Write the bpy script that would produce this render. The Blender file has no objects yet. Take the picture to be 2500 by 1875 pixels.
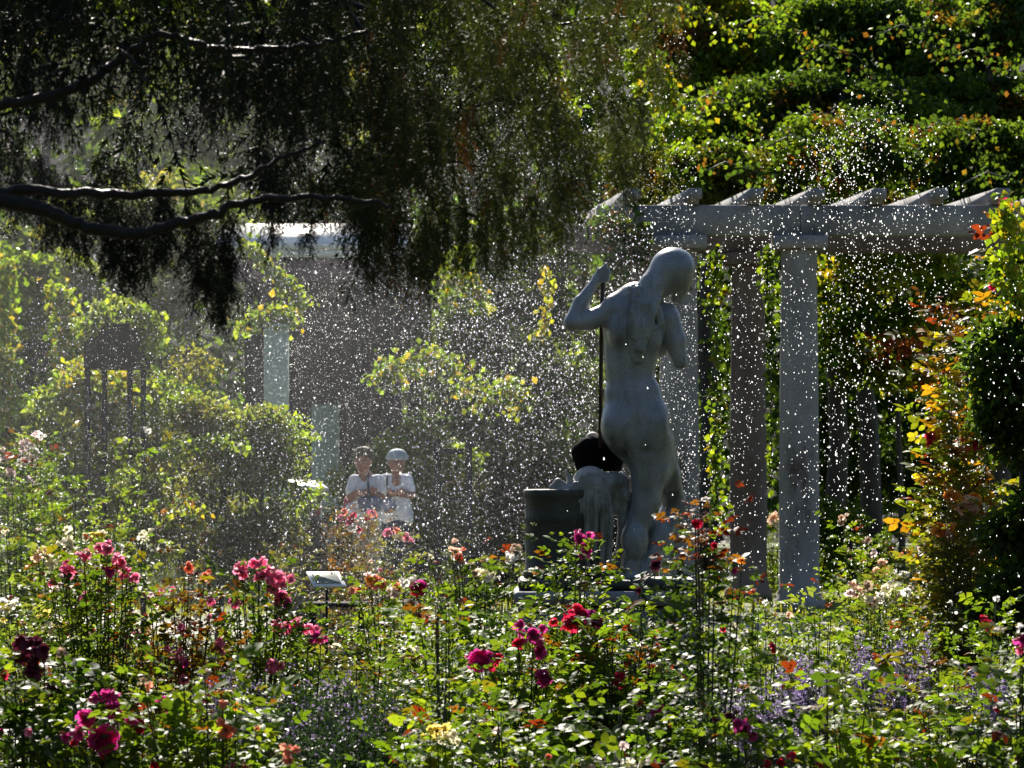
import bpy, math, random
import numpy as np
from mathutils import noise as mnoise, Vector

sc = bpy.context.scene
rad = math.radians
F = 9800.0          # focal length in photo pixels
HOR = 1120.0        # horizon row
EYE = 1.6

# ------------------------------------------------------------------ camera
cd = bpy.data.cameras.new('camera')
cam = bpy.data.objects.new('camera', cd)
sc.collection.objects.link(cam)
cam.location = (0, 0, EYE)
cam.rotation_euler = (rad(90), 0, 0)
cd.sensor_width = 36
cd.lens = F / 2500 * 36
cd.shift_y = (HOR - 937.5) / 2500
cd.clip_start = 0.5
cd.clip_end = 600
cd.dof.use_dof = True
cd.dof.focus_distance = 20.5
cd.dof.aperture_fstop = 12.0
sc.camera = cam

# ------------------------------------------------------------------ light
SUN_EL, SUN_AZ = 36.0, -9.0      # azimuth from +Y, negative = left
w = bpy.data.worlds.new('World')
sc.world = w
w.use_nodes = True
nt = w.node_tree
sky = nt.nodes.new('ShaderNodeTexSky')
sky.sky_type = 'NISHITA'
sky.sun_disc = False
sky.sun_elevation = rad(SUN_EL)
sky.sun_rotation = rad(SUN_AZ)
sky.air_density = 1.0
sky.dust_density = 0.6
bg = nt.nodes['Background']
bg.inputs[1].default_value = 0.058
nt.links.new(sky.outputs[0], bg.inputs[0])

sd = bpy.data.lights.new('sun', 'SUN')
sd.energy = 5.0
sd.angle = rad(0.5)
sd.color = (1.0, 0.93, 0.82)
sun = bpy.data.objects.new('sun', sd)
sc.collection.objects.link(sun)
tosun = Vector((math.sin(rad(SUN_AZ)) * math.cos(rad(SUN_EL)), math.cos(rad(SUN_AZ)) * math.cos(rad(SUN_EL)), math.sin(rad(SUN_EL))))
sun.rotation_euler = tosun.to_track_quat('Z', 'Y').to_euler()
sun.location = (0, 60, 60)
sc.view_settings.view_transform = 'Standard'
sc.view_settings.look = 'None'
sc.view_settings.gamma = 1
sc.view_settings.exposure = 1.25
sc.view_settings.use_curve_mapping = False
sc.cycles.max_bounces = 8
sc.cycles.transparent_max_bounces = 24
sc.cycles.diffuse_bounces = 5
sc.cycles.glossy_bounces = 2
sc.cycles.sample_clamp_indirect = 4.0

rng = np.random.default_rng(7)
random.seed(7)

# ------------------------------------------------------------------ helpers
def W(px, py, D):
    return np.array([(px - 1250) / F * D, D, EYE + (HOR - py) / F * D])

def link(o, parent=None):
    sc.collection.objects.link(o)
    if parent is not None:
        o.parent = parent
    return o

def tag(o, label=None, cat=None, group=None, kind=None):
    if label: o['label'] = label
    if cat: o['category'] = cat
    if group: o['group'] = group
    if kind: o['kind'] = kind
    return o

def empty(name, loc=(0, 0, 0)):
    o = bpy.data.objects.new(name, None)
    o.empty_display_size = 0.1
    link(o)
    o.location = loc
    return o

def to_mesh(name, V, faces, tint=None, mats=(), smooth=False):
    """faces: list of integer arrays (n,3) or (n,4)"""
    me = bpy.data.meshes.new(name)
    V = np.asarray(V, dtype=np.float32)
    faces = [np.asarray(f, dtype=np.int32) for f in faces if len(f)]
    nl = sum(f.size for f in faces); nf = sum(len(f) for f in faces)
    me.vertices.add(len(V)); me.vertices.foreach_set('co', V.ravel())
    me.loops.add(nl); me.loops.foreach_set('vertex_index', np.concatenate([f.ravel() for f in faces]))
    tot = np.concatenate([np.full(len(f), f.shape[1], dtype=np.int32) for f in faces])
    st = np.zeros(nf, dtype=np.int32); st[1:] = np.cumsum(tot)[:-1]
    me.polygons.add(nf)
    me.polygons.foreach_set('loop_start', st)
    me.polygons.foreach_set('loop_total', tot)
    if smooth:
        me.polygons.foreach_set('use_smooth', np.ones(nf, dtype=bool))
    if tint is not None:
        a = me.color_attributes.new('tint', 'FLOAT_COLOR', 'POINT')
        c = np.ones((len(V), 4), dtype=np.float32); c[:, :3] = tint
        a.data.foreach_set('color', c.ravel())
    me.update(calc_edges=True)
    for m in mats: me.materials.append(m)
    return me

def obj(name, me, parent=None, loc=None):
    o = bpy.data.objects.new(name, me)
    link(o, parent)
    if loc is not None: o.location = loc
    return o

class MB:
    """collects simple solids"""
    def __init__(s): s.v = []; s.q = []; s.t = []; s.n = 0
    def add(s, v, q=(), t=()):
        v = np.asarray(v, float)
        s.v.append(v)
        if len(q): s.q.append(np.asarray(q) + s.n)
        if len(t): s.t.append(np.asarray(t) + s.n)
        s.n += len(v)
    def box(s, c, d, yaw=0.0, bev=0.0):
        c = np.asarray(c, float); hx, hy, hz = np.asarray(d, float) / 2
        if bev <= 0:
            v = np.array([[x, y, z] for x in (-hx, hx) for y in (-hy, hy) for z in (-hz, hz)])
            q = [[0, 1, 3, 2], [4, 6, 7, 5], [0, 4, 5, 1], [2, 3, 7, 6], [0, 2, 6, 4], [1, 5, 7, 3]]
        else:
            b = bev
            v = []
            for z, e in ((-hz, b), (-hz + b, 0), (hz - b, 0), (hz, b)):
                X, Y = hx - e, hy - e
                k = b * 0.6
                v += [[-X + k, -Y, z], [X - k, -Y, z], [X, -Y + k, z], [X, Y - k, z], [X - k, Y, z], [-X + k, Y, z], [-X, Y - k, z], [-X, -Y + k, z]]
            v = np.array(v)
            q = [[r * 8 + i, r * 8 + (i + 1) % 8, r * 8 + 8 + (i + 1) % 8, r * 8 + 8 + i] for r in range(3) for i in range(8)]
            q += [[0, 7, 6, 1], [1, 6, 5, 2], [2, 5, 4, 3]]
            q += [[24, 25, 30, 31], [25, 26, 29, 30], [26, 27, 28, 29]]
        cy, sy = math.cos(yaw), math.sin(yaw)
        v = np.stack([v[:, 0] * cy - v[:, 1] * sy, v[:, 0] * sy + v[:, 1] * cy, v[:, 2]], 1)
        s.add(v + c, q)
    def tube(s, pts, r, n=6, cap=True):
        pts = np.asarray(pts, float); m = len(pts)
        r = np.broadcast_to(np.asarray(r, float), (m,))
        d = np.gradient(pts, axis=0)
        d /= np.linalg.norm(d, axis=1)[:, None] + 1e-9
        up = np.array([0, 0, 1.0]) if abs(d[0][2]) < 0.9 else np.array([0, 1.0, 0])
        a = np.cross(d, up); a /= np.linalg.norm(a, axis=1)[:, None] + 1e-9
        b = np.cross(d, a)
        th = np.arange(n) / n * 2 * math.pi
        v = (pts[:, None] + r[:, None, None] * (np.cos(th)[None, :, None] * a[:, None] + np.sin(th)[None, :, None] * b[:, None])).reshape(-1, 3)
        q = [[i * n + j, i * n + (j + 1) % n, (i + 1) * n + (j + 1) % n, (i + 1) * n + j] for i in range(m - 1) for j in range(n)]
        t = []
        if cap:
            v = np.vstack([v, pts[0], pts[-1]])
            t = [[m * n, (j + 1) % n, j] for j in range(n)] + [[m * n + 1, (m - 1) * n + j, (m - 1) * n + (j + 1) % n] for j in range(n)]
        s.add(v, q, t)
    def lathe(s, c, prof, n=24):
        c = np.asarray(c, float)
        th = np.arange(n) / n * 2 * math.pi
        v = np.array([[c[0] + r * math.cos(t), c[1] + r * math.sin(t), c[2] + z] for r, z in prof for t in th])
        m = len(prof)
        q = [[i * n + j, i * n + (j + 1) % n, (i + 1) * n + (j + 1) % n, (i + 1) * n + j] for i in range(m - 1) for j in range(n)]
        v = np.vstack([v, [c[0], c[1], c[2] + prof[0][1]], [c[0], c[1], c[2] + prof[-1][1]]])
        t = [[m * n, (j + 1) % n, j] for j in range(n)] + [[m * n + 1, (m - 1) * n + j, (m - 1) * n + (j + 1) % n] for j in range(n)]
        s.add(v, q, t)
    def prism(s, poly, axis_o, u, v_, wv):
        """poly (k,2) in (u,v_) plane extruded by vector wv from axis_o"""
        poly = np.asarray(poly, float); k = len(poly)
        o = np.asarray(axis_o, float); u = np.asarray(u, float); v_ = np.asarray(v_, float); wv = np.asarray(wv, float)
        a = o + poly[:, :1] * u + poly[:, 1:] * v_
        b = a + wv
        c0 = a.mean(0); c1 = b.mean(0)
        V = np.vstack([a, b, c0, c1])
        q = [[i, (i + 1) % k, k + (i + 1) % k, k + i] for i in range(k)]
        t = [[2 * k, (i + 1) % k, i] for i in range(k)] + [[2 * k + 1, k + i, k + (i + 1) % k] for i in range(k)]
        s.add(V, q, t)
    def mesh(s, name, mat, smooth=False, tint=None):
        f = []
        if s.q: f.append(np.vstack(s.q))
        if s.t: f.append(np.vstack(s.t))
        return to_mesh(name, np.vstack(s.v), f, tint, [mat], smooth)
    def obj(s, name, mat, parent=None, smooth=False, loc=None, tint=None):
        return obj(name, s.mesh(name, mat, smooth, tint), parent, loc)

def orient(o, d):
    pass

def unit(v):
    return v / (np.linalg.norm(v, axis=-1, keepdims=True) + 1e-9)

# ------------------------------------------------------------------ materials
def newmat(name):
    m = bpy.data.materials.new(name); m.use_nodes = True
    n = m.node_tree; n.nodes.clear()
    out = n.nodes.new('ShaderNodeOutputMaterial')
    return m, n, out

def leaf_mat(name, transl=0.45, rough=0.32, spec=0.5, tcol=(2.0, 1.9, 0.45)):
    m, n, out = newmat(name)
    at = n.nodes.new('ShaderNodeAttribute'); at.attribute_name = 'tint'
    tx = n.nodes.new('ShaderNodeTexNoise'); tx.inputs['Scale'].default_value = 60
    geo = n.nodes.new('ShaderNodeTexCoord')
    n.links.new(geo.outputs['Object'], tx.inputs['Vector'])
    mp = n.nodes.new('ShaderNodeMapRange'); mp.inputs[3].default_value = 0.65; mp.inputs[4].default_value = 1.35
    n.links.new(tx.outputs[0], mp.inputs[0])
    mul = n.nodes.new('ShaderNodeVectorMath'); mul.operation = 'SCALE'
    n.links.new(at.outputs['Color'], mul.inputs[0]); n.links.new(mp.outputs[0], mul.inputs['Scale'])
    p = n.nodes.new('ShaderNodeBsdfPrincipled')
    p.inputs['Roughness'].default_value = rough
    p.inputs['Specular IOR Level'].default_value = spec
    n.links.new(mul.outputs[0], p.inputs['Base Color'])
    t = n.nodes.new('ShaderNodeBsdfTranslucent')
    tm = n.nodes.new('ShaderNodeVectorMath'); tm.operation = 'MULTIPLY'
    tm.inputs[1].default_value = tcol
    n.links.new(mul.outputs[0], tm.inputs[0]); n.links.new(tm.outputs[0], t.inputs['Color'])
    mix = n.nodes.new('ShaderNodeMixShader'); mix.inputs[0].default_value = transl
    n.links.new(p.outputs[0], mix.inputs[1]); n.links.new(t.outputs[0], mix.inputs[2])
    n.links.new(mix.outputs[0], out.inputs[0])
    return m

def petal_mat(name, col, col2=None, transl=0.6):
    m, n, out = newmat(name)
    col2 = col2 or tuple(min(1, c * 1.25 + 0.02) for c in col)
    tx = n.nodes.new('ShaderNodeTexNoise'); tx.inputs['Scale'].default_value = 25
    tc = n.nodes.new('ShaderNodeTexCoord'); n.links.new(tc.outputs['Object'], tx.inputs['Vector'])
    mr = n.nodes.new('ShaderNodeMix'); mr.data_type = 'RGBA'
    n.links.new(tx.outputs[0], mr.inputs[0])
    mr.inputs[6].default_value = (*[c * 0.85 for c in col], 1); mr.inputs[7].default_value = (*col2, 1)
    p = n.nodes.new('ShaderNodeBsdfPrincipled'); p.inputs['Roughness'].default_value = 0.5
    p.inputs['Specular IOR Level'].default_value = 0.3
    n.links.new(mr.outputs[2], p.inputs['Base Color'])
    t = n.nodes.new('ShaderNodeBsdfTranslucent'); n.links.new(mr.outputs[2], t.inputs['Color'])
    mix = n.nodes.new('ShaderNodeMixShader'); mix.inputs[0].default_value = transl
    n.links.new(p.outputs[0], mix.inputs[1]); n.links.new(t.outputs[0], mix.inputs[2])
    n.links.new(mix.outputs[0], out.inputs[0])
    return m

def stone_mat(name, c1, c2, scale=4.0, rough=0.7, bump=0.3, streak=0.0, c3=None, fine=60, spec=0.5):
    m, n, out = newmat(name)
    tc = n.nodes.new('ShaderNodeTexCoord')
    a = n.nodes.new('ShaderNodeTexNoise'); a.inputs['Scale'].default_value = scale; a.inputs['Detail'].default_value = 8; a.inputs['Roughness'].default_value = 0.65
    mp = n.nodes.new('ShaderNodeMapping'); mp.inputs['Scale'].default_value = (1, 1, 1 - 0.8 * streak)
    n.links.new(tc.outputs['Object'], mp.inputs[0]); n.links.new(mp.outputs[0], a.inputs['Vector'])
    r = n.nodes.new('ShaderNodeValToRGB')
    r.color_ramp.elements[0].position = 0.42; r.color_ramp.elements[0].color = (*c1, 1)
    r.color_ramp.elements[1].position = 0.66; r.color_ramp.elements[1].color = (*c2, 1)
    if c3:
        e = r.color_ramp.elements.new(0.33); e.color = (*c3, 1)
    n.links.new(a.outputs[0], r.inputs[0])
    b = n.nodes.new('ShaderNodeTexNoise'); b.inputs['Scale'].default_value = fine; b.inputs['Detail'].default_value = 4
    n.links.new(tc.outputs['Object'], b.inputs['Vector'])
    mr = n.nodes.new('ShaderNodeMapRange'); mr.inputs[1].default_value = 0.3; mr.inputs[2].default_value = 0.7; mr.inputs[3].default_value = 0.78; mr.inputs[4].default_value = 1.15
    n.links.new(b.outputs[0], mr.inputs[0])
    mul = n.nodes.new('ShaderNodeVectorMath'); mul.operation = 'SCALE'
    n.links.new(r.outputs[0], mul.inputs[0]); n.links.new(mr.outputs[0], mul.inputs['Scale'])
    p = n.nodes.new('ShaderNodeBsdfPrincipled'); p.inputs['Roughness'].default_value = rough; p.inputs['Specular IOR Level'].default_value = spec
    n.links.new(mul.outputs[0], p.inputs['Base Color'])
    bm = n.nodes.new('ShaderNodeBump'); bm.inputs['Strength'].default_value = bump; bm.inputs['Distance'].default_value = 0.01
    ad = n.nodes.new('ShaderNodeMath'); n.links.new(a.outputs[0], ad.inputs[0]); n.links.new(b.outputs[0], ad.inputs[1])
    n.links.new(ad.outputs[0], bm.inputs['Height']); n.links.new(bm.outputs[0], p.inputs['Normal'])
    n.links.new(p.outputs[0], out.inputs[0])
    return m

M_leaf = leaf_mat('rose_leaf', 0.48, 0.52, 0.2)
M_far = leaf_mat('tree_leaf', 0.6, 0.45, 0.3, (2.3, 2.1, 0.5))
M_cat = leaf_mat('catmint_leaf', 0.3, 0.5, 0.3, (1.0, 1.0, 1.0))
M_needle = leaf_mat('needle', 0.3, 0.5, 0.25, (1.5, 1.3, 0.5))
M_bark = stone_mat('bark', (0.02, 0.016, 0.012), (0.06, 0.045, 0.035), 12, 0.55, 0.9, 0.8)
M_wetbark = stone_mat('wet_bark', (0.012, 0.01, 0.008), (0.022, 0.018, 0.015), 14, 0.4, 1.0, 0.6, spec=0.2)
M_stem = stone_mat('green_stem', (0.03, 0.04, 0.015), (0.06, 0.07, 0.03), 20, 0.5, 0.3)
M_marble = stone_mat('weathered_marble', (0.17, 0.185, 0.19), (0.34, 0.36, 0.385), 5, 0.3, 0.2, 0.7, (0.06, 0.065, 0.058), 110, 0.7)
M_marble2 = stone_mat('dirty_marble', (0.2, 0.2, 0.185), (0.4, 0.4, 0.38), 6, 0.5, 0.3, 0.6, (0.07, 0.07, 0.06), 70)
M_dark_stone = stone_mat('dark_stone', (0.028, 0.03, 0.022), (0.07, 0.07, 0.055), 6, 0.6, 0.5, 0.0, (0.05, 0.05, 0.04))
M_concrete = stone_mat('concrete', (0.18, 0.175, 0.18), (0.29, 0.28, 0.285), 2.2, 0.75, 0.35, 0.75, (0.06, 0.045, 0.035), 45)
M_brown_stone = stone_mat('brown_stone', (0.12, 0.085, 0.075), (0.19, 0.15, 0.14), 2.5, 0.8, 0.35, 0.75, (0.12, 0.08, 0.06), 40)
M_black = stone_mat('black_metal', (0.004, 0.004, 0.004), (0.008, 0.007, 0.007), 5, 0.9, 0.1, spec=0.05)
M_darkwood = stone_mat('dark_wood', (0.02, 0.02, 0.022), (0.04, 0.037, 0.04), 8, 0.8, 0.3, 0.8, spec=0.1)
M_rod = stone_mat('bronze_rod', (0.02, 0.012, 0.01), (0.04, 0.025, 0.02), 10, 0.6, 0.2)
M_grass = stone_mat('lawn_grass', (0.05, 0.08, 0.015), (0.14, 0.16, 0.03), 1.6, 0.9, 0.6, 0, None, 40)
M_gravel = stone_mat('pale_gravel', (0.25, 0.22, 0.18), (0.4, 0.36, 0.3), 4, 0.9, 0.5)
M_soil = stone_mat('dark_soil', (0.02, 0.016, 0.01), (0.05, 0.04, 0.025), 3, 0.9, 0.8)
M_floor = stone_mat('forest_floor', (0.006, 0.009, 0.005), (0.014, 0.018, 0.008), 0.6, 0.9, 0.8)
M_whitepaint = stone_mat('white_paint', (0.72, 0.71, 0.68), (0.82, 0.81, 0.78), 3, 0.35, 0.05)
M_roof = stone_mat('pale_roof', (0.7, 0.69, 0.66), (0.82, 0.81, 0.78), 2, 0.3, 0.1)
M_greenpost = stone_mat('pale_green_paint', (0.36, 0.45, 0.38), (0.48, 0.56, 0.48), 2, 0.6, 0.15, 0.6)
M_purplewall = stone_mat('purple_fascia', (0.07, 0.04, 0.07), (0.13, 0.08, 0.12), 3, 0.6, 0.2)
M_darkwall = stone_mat('shade_tinted_wall', (0.025, 0.018, 0.024), (0.08, 0.055, 0.065), 1.6, 0.8, 0.3, 0.8)  # dark colour holds the shade inside the open front
M_graypost = stone_mat('grey_post', (0.1, 0.1, 0.11), (0.17, 0.17, 0.18), 5, 0.7, 0.2)
M_skin = stone_mat('skin', (0.30, 0.13, 0.09), (0.38, 0.18, 0.12), 6, 0.5, 0.05)
M_skin2 = stone_mat('tanned_skin', (0.22, 0.10, 0.07), (0.28, 0.14, 0.10), 6, 0.5, 0.05)
M_hair = stone_mat('brown_hair', (0.04, 0.022, 0.012), (0.13, 0.08, 0.05), 40, 0.6, 1.0)
M_hat = stone_mat('grey_blue_cloth', (0.26, 0.32, 0.38), (0.4, 0.46, 0.52), 20, 0.8, 0.4)
M_shirt = stone_mat('white_shirt', (0.68, 0.66, 0.72), (0.78, 0.76, 0.8), 9, 0.8, 0.4)
M_shirt2 = stone_mat('pale_blue_shirt', (0.55, 0.6, 0.7), (0.68, 0.72, 0.8), 9, 0.8, 0.4)
M_navy = stone_mat('navy_trousers', (0.02, 0.025, 0.05), (0.035, 0.045, 0.08), 12, 0.8, 0.3)
M_beige = stone_mat('beige_trousers', (0.45, 0.36, 0.3), (0.55, 0.45, 0.38), 12, 0.8, 0.3)
M_strap = stone_mat('dark_strap', (0.015, 0.018, 0.03), (0.03, 0.03, 0.05), 12, 0.6, 0.1)
M_bag = stone_mat('slate_bag', (0.10, 0.12, 0.2), (0.16, 0.19, 0.28), 12, 0.6, 0.3)
M_redbag = stone_mat('red_bag', (0.35, 0.03, 0.07), (0.5, 0.05, 0.1), 10, 0.6, 0.2)
M_shoe = stone_mat('dark_shoe', (0.02, 0.02, 0.02), (0.05, 0.05, 0.05), 10, 0.5, 0.1)
M_plate = stone_mat('sign_face', (0.16, 0.18, 0.13), (0.3, 0.3, 0.24), 14, 0.25, 0.05)
M_plate2 = stone_mat('blue_grey_plate', (0.3, 0.36, 0.42), (0.4, 0.46, 0.52), 5, 0.25, 0.05)
M_ball = stone_mat('pale_stone', (0.4, 0.33, 0.3), (0.52, 0.45, 0.4), 10, 0.6, 0.2)

def water_mat():
    m, n, out = newmat('water_drop')
    geo = n.nodes.new('ShaderNodeNewGeometry')
    tr = n.nodes.new('ShaderNodeBsdfTransparent')
    tl = n.nodes.new('ShaderNodeBsdfTranslucent'); tl.inputs[0].default_value = (0.97, 0.98, 1, 1)
    gl = n.nodes.new('ShaderNodeBsdfGlossy'); gl.inputs['Roughness'].default_value = 0.35
    a = n.nodes.new('ShaderNodeMixShader'); a.inputs[0].default_value = 0.25
    n.links.new(tl.outputs[0], a.inputs[1]); n.links.new(gl.outputs[0], a.inputs[2])
    b = n.nodes.new('ShaderNodeMixShader')
    n.links.new(geo.outputs['Backfacing'], b.inputs[0])
    n.links.new(a.outputs[0], b.inputs[1]); n.links.new(tr.outputs[0], b.inputs[2])
    n.links.new(b.outputs[0], out.inputs[0])
    return m
M_water = water_mat()

PET = {
    'mag': petal_mat('magenta_petal', (0.55, 0.02, 0.2), (0.75, 0.08, 0.38)),
    'pink': petal_mat('pink_petal', (0.85, 0.13, 0.32), (0.9, 0.42, 0.55)),
    'pale': petal_mat('pale_pink_petal', (0.85, 0.6, 0.6), (0.88, 0.78, 0.74)),
    'white': petal_mat('white_petal', (0.86, 0.83, 0.76), (0.88, 0.87, 0.82)),
    'cream': petal_mat('cream_petal', (0.86, 0.78, 0.52), (0.88, 0.84, 0.64)),
    'yell': petal_mat('yellow_petal', (0.86, 0.66, 0.08), (0.88, 0.78, 0.25)),
    'coral': petal_mat('coral_petal', (0.8, 0.2, 0.12), (0.86, 0.42, 0.28)),
    'red': petal_mat('red_petal', (0.6, 0.01, 0.04), (0.75, 0.04, 0.12)),
    'maroon': petal_mat('maroon_petal', (0.10, 0.008, 0.03), (0.2, 0.03, 0.07), 0.25),
    'oran': petal_mat('orange_petal', (0.75, 0.25, 0.02), (0.85, 0.45, 0.08)),
    'peach': petal_mat('peach_petal', (0.85, 0.5, 0.34), (0.88, 0.68, 0.52)),
    'dry': petal_mat('dried_petal', (0.4, 0.26, 0.18), (0.6, 0.46, 0.34), 0.45),
    'lilac': petal_mat('lilac_petal', (0.34, 0.22, 0.5), (0.5, 0.38, 0.62)),
}
COLNAME = {'mag': 'magenta', 'pink': 'pink', 'pale': 'pale pink', 'white': 'white', 'cream': 'cream', 'yell': 'yellow',
           'coral': 'coral', 'red': 'red', 'maroon': 'dark maroon', 'oran': 'orange', 'peach': 'peach', 'dry': 'dried brown'}

# ------------------------------------------------------------------ leaves
def leaves(pos, axis, nrm, L, wr, tint, near=False, fold=0.25):
    """returns V, faces, T"""
    n = len(pos)
    axis = unit(axis); side = unit(np.cross(axis, nrm)); up = np.cross(side, axis)
    L = np.broadcast_to(L, (n,)).reshape(-1, 1)
    wd = L * wr
    if near:
        tpl = np.array([[0, 0, 0], [0.5, 0, 0.04], [1, 0, -0.14], [0.24, -0.42, 0.10], [0.66, -0.40, 0.05], [0.24, 0.42, 0.10], [0.66, 0.40, 0.05]])
        f = np.array([[0, 3, 1], [3, 4, 1], [4, 2, 1], [0, 1, 5], [1, 6, 5], [1, 2, 6]])
    else:
        tpl = np.array([[0, 0, 0], [0.5, -0.5, fold], [1, 0, -0.08], [0.5, 0.5, fold]])
        f = np.array([[0, 1, 2], [0, 2, 3]])
    k = len(tpl)
    V = (pos[:, None] + tpl[None, :, 0:1] * (L * 1.0)[:, None] * axis[:, None]
         + tpl[None, :, 1:2] * wd[:, None] * side[:, None] + tpl[None, :, 2:3] * wd[:, None] * up[:, None])
    Fc = (f[None] + (np.arange(n) * k)[:, None, None]).reshape(-1, 3)
    T = np.repeat(tint, k, axis=0)
    return V.reshape(-1, 3), Fc, T

def randdir(n, g=rng):
    v = g.normal(size=(n, 3)); return unit(v)

def compound(pos, axis, nrm, L, tint, near):
    """pinnate leaves of five leaflets"""
    axis = unit(axis); side = unit(np.cross(axis, nrm)); up = np.cross(side, axis)
    L = np.broadcast_to(L, (len(pos),)).reshape(-1, 1)
    P, A, N, LL, T = [], [], [], [], []
    for t, s, sc_ in ((0.62, 0, 0.42), (0.58, 1, 0.36), (0.58, -1, 0.36), (0.30, 1, 0.28), (0.30, -1, 0.28)):
        P.append(pos + axis * L * t - up * L * 0.10 * t * t)
        d = axis * (1.0 if s == 0 else 0.45) + side * s * 0.9 - up * 0.12 + rng.normal(size=pos.shape) * 0.12
        A.append(unit(d)); N.append(unit(up + rng.normal(size=pos.shape) * 0.28))
        LL.append((L * sc_ * rng.uniform(0.85, 1.15, L.shape)).ravel()); T.append(tint * rng.uniform(0.85, 1.15, (len(pos), 1)))
    return leaves(np.vstack(P), np.vstack(A), np.vstack(N), np.concatenate(LL), 0.68, np.vstack(T), near)

# ------------------------------------------------------------------ blooms
def bloom_mesh(name, kind, seed):
    g = np.random.default_rng(seed)
    V, Fq, n = [], [], 0
    rings = {'full': [(0.22, 5, 0.95, 0.30), (0.40, 6, 0.75, 0.45), (0.62, 7, 0.45, 0.55), (0.82, 8, 0.1, 0.62), (0.95, 7, -0.25, 0.60)],
             'open': [(0.15, 4, 0.9, 0.25), (0.55, 6, 0.5, 0.6), (0.95, 6, 0.05, 0.75), (1.0, 5, -0.2, 0.7)],
             'cluster': [(0.3, 4, 0.8, 0.4), (0.65, 5, 0.5, 0.5), (0.95, 6, 0.05, 0.6)]}[kind]
    for R, cnt, tilt, wd in rings:
        off = g.uniform(0, 6)
        for i in range(cnt):
            th = off + i / cnt * 2 * math.pi + g.normal() * 0.12
            dr = np.array([math.cos(th), math.sin(th), 0]); sd_ = np.array([-math.sin(th), math.cos(th), 0])
            tl = tilt + g.normal() * 0.12
            cols = []
            for u in (0, 0.5, 1.0):
                a = tl * 1.2 * (1 - 0.75 * u) + (0.15 if u < 1 else -0.25)
                rr = R * (0.18 + 0.82 * math.sin(u * math.pi / 2))
                zz = R * 0.0 + (0.75 * u) * math.sin(max(-0.6, min(1.4, tl * 1.3))) - 0.25 * u * u * (1 - tl) - 0.15
                wv = wd * (0.25 + 0.75 * math.sin(min(1, u * 1.25) * math.pi * 0.6)) * (0.8 if u == 1 else 1)
                for s in (-1, 0, 1):
                    p = dr * rr * (1 - 0.12 * abs(s)) + sd_ * s * wv * 0.62 + np.array([0, 0, zz + 0.10 * abs(s) * u * (1 if tl > 0.2 else -1)])
                    p += g.normal(size=3) * 0.035
                    V.append(p)
            for a_ in (0, 1):
                for b_ in (0, 1):
                    k = n + a_ * 3 + b_
                    Fq.append([k, k + 1, k + 4, k + 3])
            n += 9
    V = np.array(V)
    # sepals / calyx under the flower
    m0 = len(V)
    th = np.arange(6) / 6 * 2 * math.pi
    V = np.vstack([V, np.stack([0.22 * np.cos(th), 0.22 * np.sin(th), np.full(6, -0.22)], 1), [[0, 0, -0.5]]])
    tris = [[m0 + i, m0 + (i + 1) % 6, m0 + 6] for i in range(6)]
    me = to_mesh(name, V, [np.array(Fq), np.array(tris)], None, [PET['pink'], M_stem], False)
    mi = np.zeros(len(Fq) + 6, dtype=np.int32); mi[len(Fq):] = 1
    me.polygons.foreach_set('material_index', mi)
    return me
BLOOMS = {k: [bloom_mesh('flower', k, s) for s in range(3)] for k in ('full', 'open', 'cluster')}

def add_bloom(parent, pos, r, col, kind='full'):
    o = bpy.data.objects.new('flower', random.choice(BLOOMS[kind]))
    link(o, parent)
    base = np.array(parent.location)
    o.location = tuple(np.array(pos) - base)
    r *= 1.22
    o.scale = (r, r, r * random.uniform(0.8, 1.0))
    o.rotation_euler = (rad(random.uniform(15, 75)), rad(random.uniform(-35, 35)), random.uniform(0, 6.28))
    o.material_slots[0].link = 'OBJECT'
    o.material_slots[0].material = PET[col]
    return o

GREENS = {
    'fresh': np.array([[0.10, 0.17, 0.020], [0.075, 0.13, 0.018], [0.14, 0.19, 0.025]]),
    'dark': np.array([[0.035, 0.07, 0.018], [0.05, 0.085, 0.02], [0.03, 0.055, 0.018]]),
    'olive': np.array([[0.10, 0.11, 0.03], [0.075, 0.09, 0.028], [0.12, 0.115, 0.04]]),
    'mid': np.array([[0.05, 0.09, 0.018], [0.038, 0.07, 0.016], [0.08, 0.12, 0.02]]),
    'pale': np.array([[0.12, 0.16, 0.06], [0.10, 0.14, 0.05], [0.14, 0.17, 0.08]]),
    'yellow': np.array([[0.17, 0.19, 0.015], [0.13, 0.17, 0.015], [0.2, 0.16, 0.02]]),
    'rust': np.array([[0.11, 0.05, 0.02], [0.10, 0.065, 0.018], [0.08, 0.07, 0.02]]),
    'grey': np.array([[0.055, 0.065, 0.045], [0.045, 0.055, 0.04], [0.075, 0.08, 0.06]]) * 0.8,
}
NEWLEAF = np.array([[0.13, 0.055, 0.015], [0.13, 0.02, 0.014], [0.11, 0.10, 0.015]])
def pick(pal, n):
    p = GREENS[pal] if isinstance(pal, str) else pal
    return p[rng.integers(0, len(p), n)] * rng.uniform(0.75, 1.25, (n, 1))

LEAFPROTO = []
def leaf_protos():
    for s in range(6):
        for pal in ('mid', 'fresh'):
            V, Fc, T = compound(np.zeros((1, 3)), np.array([[1.0, 0, 0]]), np.array([[0, 0, 1.0]]), 1.0, pick(pal, 1), True)
            LEAFPROTO.append(to_mesh('leaf', V, [Fc], T, [M_leaf]))
leaf_protos()

def bez(a, b, c, n):
    t = np.linspace(0, 1, n)[:, None]
    return (1 - t) ** 2 * a + 2 * t * (1 - t) * b + t * t * c

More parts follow.
